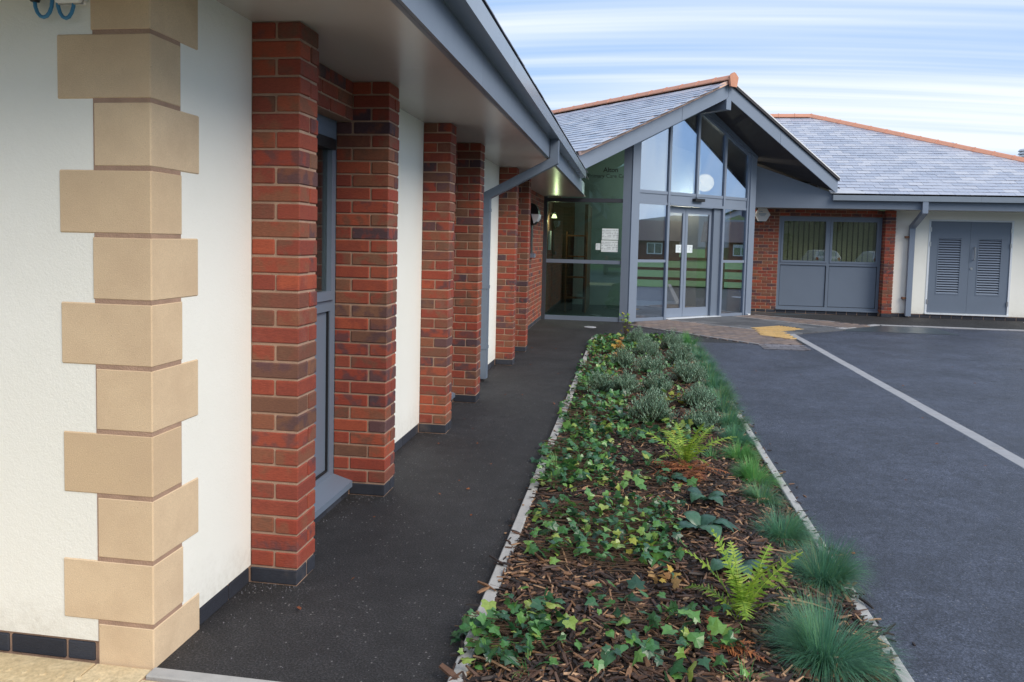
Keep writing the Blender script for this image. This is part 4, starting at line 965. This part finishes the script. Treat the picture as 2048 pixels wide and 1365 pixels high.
FE = [(0.74, 2.8, 0.24, 0.34, 1900, 'nearest blue green fescue tuft, hanging over the right kerb at the bottom'),
 (0.9, 3.52, 0.22, 0.3, 1700, 'second fescue tuft from the bottom, leaning out over the tarmac'),
 (0.82, 4.02, 0.2, 0.26, 1300, 'low wide fescue tuft beside the puckered leaves, third from the bottom'),
 (0.8, 4.52, 0.15, 0.2, 900, 'small fescue tuft, fourth from the bottom'),
 (0.83, 4.98, 0.16, 0.25, 1000, 'upright bright fescue tuft, fifth from the bottom'),
 (0.8, 5.45, 0.15, 0.21, 900, 'fescue tuft beside a yellowish weed, sixth from the bottom'),
 (0.84, 5.95, 0.18, 0.25, 1000, 'fescue tuft partly behind the middle fern frond'),
 (0.86, 6.5, 0.2, 0.27, 1000, 'fescue tuft just past the middle fern'),
 (0.88, 7.08, 0.2, 0.28, 1000, 'fescue tuft beside the lowest right grey shrub'),
 (0.9, 7.65, 0.21, 0.28, 1000, 'pale fescue tuft where the grassy edge becomes continuous'),
 (0.92, 8.25, 0.2, 0.28, 900, 'fescue tuft in the continuous far edging, first of its run'),
 (0.93, 8.85, 0.2, 0.28, 900, 'fescue tuft in the continuous far edging, second of its run'),
 (0.94, 9.5, 0.2, 0.28, 900, 'fescue tuft in the continuous far edging, third of its run'),
 (0.94, 10.15, 0.2, 0.29, 900, 'fescue tuft in the continuous far edging, fourth of its run'),
 (0.92, 10.8, 0.21, 0.3, 900, 'fescue tuft in the continuous far edging, fifth of its run'),
 (0.88, 11.5, 0.22, 0.33, 900, 'farthest and greenest fescue tuft at the end of the bed')]
for i, (x_, y_, rr, hh, n_, lab) in enumerate(FE):
    tuft(x_, y_, rr*1.15, hh*.80, int(n_*1.25), 'fescue_green' if i in (4, 5, 15) else 'fescue', lab, w_=.0011 if i < 4 else .0017)
for (x_, y_, hh, n_, lab) in ((-.30, 2.55, .14, 40, 'thin bright weed grass in the nearest ivy at the bottom'), (.42, 2.55, .10, 30, 'short weed grass at the bottom centre of the bed'),
    (-.42, 4.95, .16, 50, 'bright weed grass beside the left kerb'), (-.38, 7.9, .20, 90, 'green sword leaved clump by the left kerb, far ivy behind'), (-.40, 6.2, .16, 60, 'bright narrow leaved weed in the dark ivy at the left kerb'),
    (.60, 5.35, .15, 50, 'yellow green spreading weed between fescue and middle fern')):
    tuft(x_, y_, .1, hh, n_, 'fescue_green', lab, 'weeds in the bed', 'weed_tuft', .003, (0, 0))

# ---- grey aromatic shrubs
def shrub(x_, y_, rr, hh, n_, label):
    mb = MB(); st = MB(); b0 = bz(x_, y_)
    for i in range(n_):
        a = R_.uniform(0, 6.283); q = R_.random()**.55; lob = 1+.22*math.sin(a*3+x_*40)+.14*math.sin(a*5+y_*31); q *= lob; e = Vector((math.cos(a)*rr*q, math.sin(a)*rr*q, hh*math.sqrt(max(.08, 1-q*q*.7))*R_.uniform(.5, 1.18)*(1+.18*math.sin(a*2+y_*17))))
        p0 = Vector((x_+e.x*.15, y_+e.y*.15, b0)); p1 = Vector((x_+e.x, y_+e.y, b0+e.z)); st.tube([p0, p0.lerp(p1, .5)+Vector((e.x*.1, e.y*.1, 0)), p1], .0012, 3)
        for k_ in range(20):
            f_ = .25+.78*k_/19; c_ = p0.lerp(p1, f_)+Vector((R_.gauss(0, .003), R_.gauss(0, .003), 0)); aa = k_*2.4+i; d_ = Vector((math.cos(aa), math.sin(aa), 1.1)).normalized()
            s_ = d_.cross(Vector((0, 0, 1))).normalized()*R_.uniform(.003, .0045); L_ = R_.uniform(.02, .034)
            mb.add([c_-s_, c_+s_, c_+d_*L_], [(0, 1, 2)], R_.random())
    t_ = thing('grey_shrub', (x_, y_, b0), label, 'shrub', 'grey leaved aromatic shrubs')
    mb.build('foliage', 'lavender', t_, recalc=False, kind='stuff'); st.build('stem', 'stem', t_, recalc=False); return t_
SH = [(.20, 6.20, .19, .27, 170, 'largest grey green shrub at the front of the group'), (.55, 6.05, .14, .21, 110, 'small dark grey shrub in front right of the group beside the fescue'),
 (.64, 6.95, .16, .24, 120, 'grey shrub behind the small front right one'), (.34, 7.4, .15, .22, 110, 'low grey shrub close behind the largest one'),
 (.02, 7.35, .15, .22, 110, 'brownish grey shrub behind and left of the largest one'), (-.22, 7.5, .13, .22, 100, 'leftmost grey shrub beside the dark ivy'),
 (.64, 8.2, .19, .27, 130, 'broad grey shrub in the middle right of the group'), (.30, 8.6, .18, .25, 120, 'broad grey shrub in the middle of the group'),
 (-.02, 8.85, .15, .24, 100, 'grey shrub in the middle left beside the yellow leaved stem'), (.62, 9.4, .18, .26, 120, 'grey shrub at the back right of the group against the fescue'),
 (.25, 9.9, .20, .28, 130, 'grey shrub at the back centre of the group'), (.62, 10.7, .19, .27, 120, 'farthest right grey shrub near the end of the bed'), (.15, 11.0, .19, .27, 120, 'farthest left grey shrub in front of the ivy mound')]
for s_ in SH: shrub(s_[0]+R_.gauss(0, .02), s_[1], s_[2]*1.02, s_[3]*.86, int(s_[4]*1.7), s_[5])

# ---- ferns
def frond(mb, base, az, L_, lift, curl, wid, pin=20, r0=0):
    p_ = Vector(base); d_ = Vector((math.cos(az), math.sin(az), lift)).normalized(); side = Vector((-math.sin(az), math.cos(az), 0)); st = [p_.copy()]
    for i in range(pin):
        f_ = i/(pin-1); p_ = p_+d_*(L_/pin); d_ = (d_+Vector((0, 0, -curl/pin))).normalized(); st.append(p_.copy())
        if f_ < .12: continue
        w_ = wid*math.sin(min(1, (f_-.1)*1.5+.15)*math.pi/2)*(1-f_)**.55
        up_ = side.cross(d_)
        for sg in (-1, 1):
            ws_ = w_*R_.uniform(.8, 1.12); tip = p_+side*sg*ws_+d_*ws_*R_.uniform(.3, .6)+up_*ws_*R_.uniform(-.35, .1)-Vector((0, 0, ws_*.18)); hw = L_/pin*.42; prev = p_
            n_ = 5; vs = [p_-d_*hw*.8, p_+d_*hw*.8]; fs = []
            for k_ in range(1, n_+1):
                q = k_/n_; c_ = p_.lerp(tip, q); ww = hw*(1-q*.85)*(1.25 if k_ % 2 else .7); vs += [c_-d_*ww, c_+d_*ww]; b_ = 2*(k_-1); fs.append((b_, b_+1, b_+3, b_+2))
            mb.add(vs, fs, R_.random())
    return st
def fern(x_, y_, n_, L_, label, lift=(.9, 2.2), mat='fern', azs=None, wid=.25):
    b0 = bz(x_, y_); t_ = thing('fern', (x_, y_, b0), label, 'fern', 'ferns growing in the bark')
    for i in range(n_):
        az = azs[i] if azs else 6.283*i/n_+R_.uniform(-.3, .3); L2 = L_*R_.uniform(.45, 1.15); mb = MB(); az += R_.gauss(0, .25)
        st = frond(mb, (x_+R_.gauss(0, .012), y_+R_.gauss(0, .012), b0), az, L2, R_.uniform(*lift), R_.uniform(.5, 2.4), L2*wid*R_.uniform(.7, 1.15), R_.randint(16, 24)); mb.tube(st, .0018, 4, .2)
        mb.build('frond', mat, t_, recalc=False)
    return t_
fern(.40, 5.05, 15, .36, 'bright yellow green fern in the middle of the bed over rusty dead fronds', (1.0, 3.2))
fern(.47, 3.02, 11, .36, 'nearest bright green fern with one tall upright frond', (1.3, 4.5))
fern(.70, 3.28, 4, .20, 'tiny bright fern between the nearest fern and the second fescue tuft', (.4, .8))
def dead(x_, y_, n_, L_, label):
    b0 = bz(x_, y_); t_ = thing('dead_fern', (x_, y_, b0), label, 'dead fern')
    for i in range(n_):
        mb = MB(); az = R_.uniform(0, 6.28); L2 = L_*R_.uniform(.6, 1.1); st = frond(mb, (x_, y_, b0+.03), az, L2, R_.uniform(.0, .4), R_.uniform(.2, .8), L2*.25, 14); mb.tube(st, .0016, 3, .1); mb.build('frond', 'dead_fern', t_, recalc=False)
dead(.43, 4.86, 22, .27, 'rust brown dead fronds under the middle fern'); dead(.33, 2.75, 9, .20, 'rust red dead frond lying below the nearest fern')

# ---- broad puckered leaves
def broad(x_, y_, leaves, label):
    b0 = bz(x_, y_); t_ = thing('broadleaf_plant', (x_, y_, b0), label, 'plant', 'plants with large puckered leaves')
    for az, L_, W_, lift in leaves:
        mb = MB(); nu, nv = 12, 8; d_ = Vector((math.cos(az), math.sin(az), 0)); s_ = Vector((-math.sin(az), math.cos(az), 0)); vs = []
        for i in range(nu+1):
            f_ = i/nu; w_ = W_*math.sin(math.pi*min(1, (f_*.92+.06))**.75)*.5
            zc_ = lift*math.sin(f_*math.pi*.75)*L_+.02-.25*L_*f_*f_
            for j in range(nv+1):
                g_ = j/nv*2-1; puck = .0035*math.sin(f_*26+abs(g_)*9)*abs(g_)**.5
                vs.append(Vector((x_, y_, b0))+d_*(L_*f_+.02)+s_*g_*w_+Vector((0, 0, zc_+.22*w_*abs(g_)+puck-.35*w_*g_*g_)))
        fs = [(i*(nv+1)+j, i*(nv+1)+j+1, (i+1)*(nv+1)+j+1, (i+1)*(nv+1)+j) for i in range(nu) for j in range(nv)]
        mb.add(vs, fs, R_.random()); mb.build('leaf', 'broadleaf', t_, recalc=False, smooth=True)
broad(.40, 3.92, [(-1.2, .17, .12, .35), (-2.6, .15, .10, .3), (.0, .17, .10, .3), (-.5, .15, .09, .5), (2.2, .12, .09, .5), (1.0, .12, .08, .4)], 'plant with the largest dark puckered leaves beside the ivy band')
broad(.50, 3.45, [(-2.4, .13, .11, .4), (-1.2, .12, .09, .4), (-.1, .14, .09, .3), (1.6, .12, .09, .4)], 'puckered leaved plant directly behind the nearest fern')
broad(.46, 4.38, [(-2.2, .12, .10, .5), (-.9, .12, .09, .4), (.3, .12, .08, .4), (2.6, .11, .09, .5)], 'small puckered leaved plant farther up, near the dead fronds')
broad(.28, 4.72, [(-2.2, .11, .07, .3), (-.6, .12, .07, .3), (.6, .1, .06, .3)], 'flat puckered leaves just left of the rusty dead fronds')

# ---- small leafy plants
def leafy(name, x_, y_, n_, hh, rr, mat, label, cat='plant', ls=.03, group=None):
    b0 = bz(x_, y_); t_ = thing(name, (x_, y_, b0), label, cat, group); lf = MB(); st = MB()
    for i in range(n_):
        a = R_.uniform(0, 6.28); q = rr*math.sqrt(R_.random()); p1 = Vector((x_+math.cos(a)*q, y_+math.sin(a)*q, b0+hh*R_.uniform(.3, 1))); st.tube([(x_, y_, b0), p1], .0014, 3)
        Mx = Matrix.Translation(p1) @ Euler((R_.gauss(0, .5), R_.gauss(0, .5), a)).to_matrix().to_4x4() @ Matrix.Scale(ls*R_.uniform(.7, 1.2), 4); lf.add([Mx @ Vector(v) for v in IV], IF, R_.random())
    lf.build('foliage', mat, t_, recalc=False, kind='stuff'); st.build('stem', 'stem', t_, recalc=False); return t_
leafy('cranesbill', .12, 3.58, 36, .10, .10, 'lime_leaf', 'loose green and yellow lobed plant in the ivy band', ls=.035)
leafy('cranesbill', .20, 3.30, 16, .05, .08, 'yellow_leaf', 'yellowed low leaves in front of the loose lobed plant', ls=.04)
leafy('yellow_shrub', -.10, 9.1, 26, .34, .07, 'yellow_leaf', 'thin stem with pale orange leaves among the far ivy', 'shrub', ls=.065)
leafy('sapling', -.02, 12.1, 30, .40, .10, 'lime_leaf', 'small yellow green sapling at the far tip of the bed', 'sapling', ls=.05)
leafy('young_weed', .38, 5.62, 20, .12, .10, 'lime_leaf', 'young reddish green weed just behind the middle fern', ls=.035)
leafy('young_weed', .42, 7.0, 22, .12, .12, 'lime_leaf', 'yellow green weed between the grey shrubs', ls=.05)

# ================================================================== SURROUNDINGS seen mirrored in the glass
fn = thing('timber_fence', (13.2, 14, 0), 'brown post and rail fence at the edge of the green behind the car park', 'fence')
for i in range(12):
    y_ = -2+i*2.0; bx('post', 'timber', fn, 13.15, 13.28, y_, y_+.13, -.1, 1.15)
for z_ in (.25, .6, .98): bx('rail', 'timber', fn, 13.10, 13.149, -2, 20.2, z_, z_+.10)
sheet('lawn', [(13.0, -30), (60, -30), (60, 40), (13.0, 40)], .0, 'grass_ground')
for i, (yy, lab) in enumerate(((-4, 'dark brick bungalow at the left of the row beyond the green'), (12, 'dark brick bungalow in the middle of the row beyond the green'), (28, 'dark brick bungalow at the right of the row beyond the green'))):
    h = thing('bungalow', (66, yy, 0), lab, 'house', 'bungalows beyond the green')
    wl_ = bx('wall', 'bungalow_brick', h, 62, 70, yy-6.5, yy+6.5, -.5, 2.0)
    MB().prism([(61.4, 1.9), (66, 4.0), (70.6, 1.9)], lambda x_, z_, y_: (x_, y_, z_), yy-7, yy+7).build('roof', 'roof_tile', h)
    bx('chimney', 'bungalow_brick', h, 65.6, 66.4, yy-2.4, yy-1.6, 3.6, 5.0)
    for q in (-4.6, -.8, 3.2):
        wi = bx('window', 'white_paint', h, 61.95, 61.999, yy+q, yy+q+1.5, .6, 1.7)
        for r_ in (0, 1): bx('pane', 'glass_window', wi, 61.93, 61.949, yy+q+.08+r_*.72, yy+q+.70+r_*.72, .68, 1.62)
# distant hill
hm = MB(); vs = []; n_ = 40
for j in range(5):
    for i in range(n_+1):
        y_ = -420+i*25; r = j/4; zz = math.sin(math.pi*r*.5)*(17+5*math.sin(y_*.013)+2.5*math.sin(y_*.05)); vs.append((330+j*40, y_, zz-1))
hm.add(vs, [(j*(n_+1)+i, j*(n_+1)+i+1, (j+1)*(n_+1)+i+1, (j+1)*(n_+1)+i) for j in range(4) for i in range(n_)]).build('hills', 'hill_hazed', None, smooth=True, kind='structure')
def tree(x_, y_, hh, rr, label, n_=900):
    t_ = thing('tree', (x_, y_, 0), label, 'tree', 'trees around the car park'); mb = MB(); mb.tube([(x_, y_, -.1), (x_+.1, y_, hh*.35), (x_, y_+.1, hh*.7)], [.22, .16, .06], 8)
    for i in range(7):
        a = i*.9; mb.tube([(x_, y_, hh*(.3+.05*i)), (x_+math.cos(a)*rr*.6, y_+math.sin(a)*rr*.6, hh*(.55+.05*i))], [.07, .02], 5)
    mb.build('trunk', 'bark_tree', t_); lf = MB()
    cl_ = [(Vector((R_.gauss(0, rr*.42), R_.gauss(0, rr*.42), R_.uniform(.38, .95)*hh)), R_.uniform(.35, .8)) for _ in range(26)]
    for i in range(n_):
        c_, cr = R_.choice(cl_); p_ = Vector((x_, y_, 0))+c_+Vector((R_.gauss(0, cr*.6), R_.gauss(0, cr*.6), R_.gauss(0, cr*.5))); s_ = R_.uniform(.09, .2)
        M3 = Euler((R_.uniform(0, 6), R_.uniform(0, 6), 0)).to_matrix(); lf.add([p_+M3 @ Vector(v)*s_ for v in ((-1, -.6, 0), (1, -.5, 0), (.2, 1, .2))], [(0, 1, 2)], R_.random())
    lf.build('crown', 'tree_leaf', t_, recalc=False)
tree(-3.6, -16, 7.5, 2.6, 'leafy tree to the left behind the viewpoint'); tree(3.5, -20, 8.5, 3.0, 'tall tree at the far side of the forecourt'); tree(7.5, -11, 6.5, 2.4, 'smaller tree beside the car park entrance')
def hedge(x0, x1, y0, y1, hh, label):
    t_ = thing('hedge', ((x0+x1)/2, (y0+y1)/2, 0), label, 'hedge'); lf = MB()
    for i in range(2500):
        p_ = Vector((R_.uniform(x0, x1), R_.uniform(y0, y1), hh*R_.random()**.5)); s_ = R_.uniform(.06, .13); M3 = Euler((R_.uniform(0, 6), R_.uniform(0, 6), 0)).to_matrix(); lf.add([p_+M3 @ Vector(v)*s_ for v in ((-1, -.6, 0), (1, -.5, 0), (.2, 1, .2))], [(0, 1, 2)], R_.random())
    lf.build('foliage', 'tree_leaf', t_, recalc=False, kind='stuff')
hedge(-12, 12, -24, -22.5, 2.6, 'long dark hedge across the back of the forecourt')
# bank and trees mirrored in the far window: a green slope to the south east
tree(9.5, -24, 9, 3.2, 'russet edged tree in front of the hedge')

bm_ = MB(); vs = []
for j in range(6):
    for i in range(41): x_ = -90+i*5; q = j/5; vs.append((x_, -27-q*34, -.04+q*q*(3-2*q)*(11+2*math.sin(x_*.09)+math.sin(x_*.31))))
bm_.add(vs, [(j*41+i, (j+1)*41+i, (j+1)*41+i+1, j*41+i+1) for j in range(5) for i in range(40)]).build('grass_bank', 'bank_green', None, smooth=True, kind='structure')
for i, (x_, y_) in enumerate(((12, -33), (19, -38), (27, -34), (4, -40), (-9, -36), (-20, -40))):
    tree(x_, y_, 10+i % 3, 3.4, ('broad tree on the grass bank behind the car park', 'second broad tree on the grass bank, farther back', 'tree at the east end of the grass bank', 'tree at the middle of the grass bank', 'tree on the bank behind the leafy forecourt tree', 'tree at the west end of the grass bank')[i], 700)
def make_car(ox, oy, paint, label):
    global car
    n0 = set(o.name for o in bpy.data.objects); car = thing('parked_car', (ox, oy, 0), label, 'car', 'cars parked behind the viewpoint'); return car
car = make_car(-.4, -9.5, 'car_paint', 'dark estate car with a yellow rear plate parked on the forecourt')
prof = [(-11.8, .35), (-11.85, .75), (-11.3, .92), (-10.7, 1.35), (-9.0, 1.42), (-7.9, 1.34), (-7.62, .95), (-7.5, .85), (-7.5, .35)]
cb_ = MB(); cs = []
for x_, k_ in ((-1.27, .93), (-1.2, 1), (.4, 1), (.47, .93)):
    cs.append([(x_*(1) if z_ < .96 else (-.4+(x_+.4)*.82), y_, .35+(z_-.35)*k_ if z_ > .4 else z_) for y_, z_ in prof])
m_ = len(prof); vs = [v for c_ in cs for v in c_]; fs = [(i*m_+j, i*m_+(j+1) % m_, (i+1)*m_+(j+1) % m_, (i+1)*m_+j) for i in range(3) for j in range(m_)]+[tuple(range(m_))[::-1], tuple(range(3*m_, 4*m_))]
cb_.add(vs, fs).build('body', 'car_paint', car)
MB().add([(-1.0, -7.66, 1.02), (.2, -7.66, 1.02), (.12, -7.86, 1.33), (-.92, -7.86, 1.33)], [(0, 1, 2, 3)]).build('rear_window', 'glass_window', car)
for xx in (-1.28, .34):
    for yy in (-11.0, -8.3):
        wh = MB().tube([(xx, yy, .32), (xx+.14, yy, .32)], .32, 20).build('wheel', 'black', car); MB().tube([(xx-.005, yy, .32), (xx+.145, yy, .32)], .19, 14).build('rim', 'steel', wh)
for xx in (-1.2, .25): bx('tail_light', 'red_plastic', car, xx, xx+.15, -7.52, -7.48, .72, .92)
bx('number_plate', 'yellow_plate', car, -.66, -.14, -7.49, -7.475, .62, .73)
simple('car_white', (.7, .71, .72), .2, .03, 3)
def copy_tree(o, parent=None):
    c = o.copy(); C.objects.link(c); c.parent = parent
    for ch in [q for q in bpy.data.objects if q.parent == o]: copy_tree(ch, c)
    return c
for ox, oy, lab in ((13.5, -20.5, 'white estate car parked nearest the far wing'), (17.6, -21.5, 'white estate car parked in the second bay from the far wing')):
    c2 = copy_tree(car); c2.location = (ox, oy, 0); c2['label'] = lab
    for ch in list(bpy.data.objects):
        if ch.parent == c2 and ch.name.startswith('body'): ch.data = ch.data.copy(); ch.data.materials[0] = MATS['car_white']

gr = MB()
def pebble(mb, x_, y_, z_, s_):
    v_ = [Vector((1, 0, 0)), Vector((-1, 0, 0)), Vector((0, 1, 0)), Vector((0, -1, 0)), Vector((0, 0, .7)), Vector((0, 0, -.4))]
    q = Euler((R_.uniform(0, 6), R_.uniform(0, 6), R_.uniform(0, 6))).to_matrix(); mb.add([q @ v*s_*R_.uniform(.7, 1.2)+Vector((x_, y_, z_)) for v in v_], [(0, 2, 4), (2, 1, 4), (1, 3, 4), (3, 0, 4), (2, 0, 5), (1, 2, 5), (3, 1, 5), (0, 3, 5)], R_.random())
for i in range(1500):
    k_ = R_.random()
    if k_ < .35: x_ = WX+abs(R_.gauss(0, .05))+.003; y_ = R_.uniform(2.5, 10)
    elif k_ < .55: py = R_.choice(PY[:4]); x_ = WX+R_.uniform(0, .3); y_ = py-abs(R_.gauss(0, .05))
    elif k_ < .75: x_ = -.56-abs(R_.gauss(0, .08)); y_ = R_.uniform(2.4, 9)
    else: x_ = R_.uniform(-1.5, -.6); y_ = R_.uniform(2.4, 8)
    pebble(gr, x_, y_, .002, R_.uniform(.0012, .0038))
gr.build('grit', 'grey_block', None, recalc=False, kind='stuff')
lt = MB()
for i in range(46):
    x_, y_ = (R_.uniform(-1.5, -.6), R_.uniform(2.6, 11)) if i % 2 else (R_.uniform(1.05, 5.5), R_.uniform(3, 13))
    V_, F_ = R_.choice(IVS); s_ = R_.uniform(.012, .028); Mx = Matrix.Translation((x_, y_, .012)) @ Euler((R_.gauss(0, .2), R_.gauss(0, .2), R_.uniform(0, 6))).to_matrix().to_4x4() @ Matrix.Scale(s_, 4)
    lt.add([Mx @ Vector(v) for v in V_], F_, R_.random())
lt.build('leaf_litter', 'dead_fern', None, recalc=False, kind='stuff')
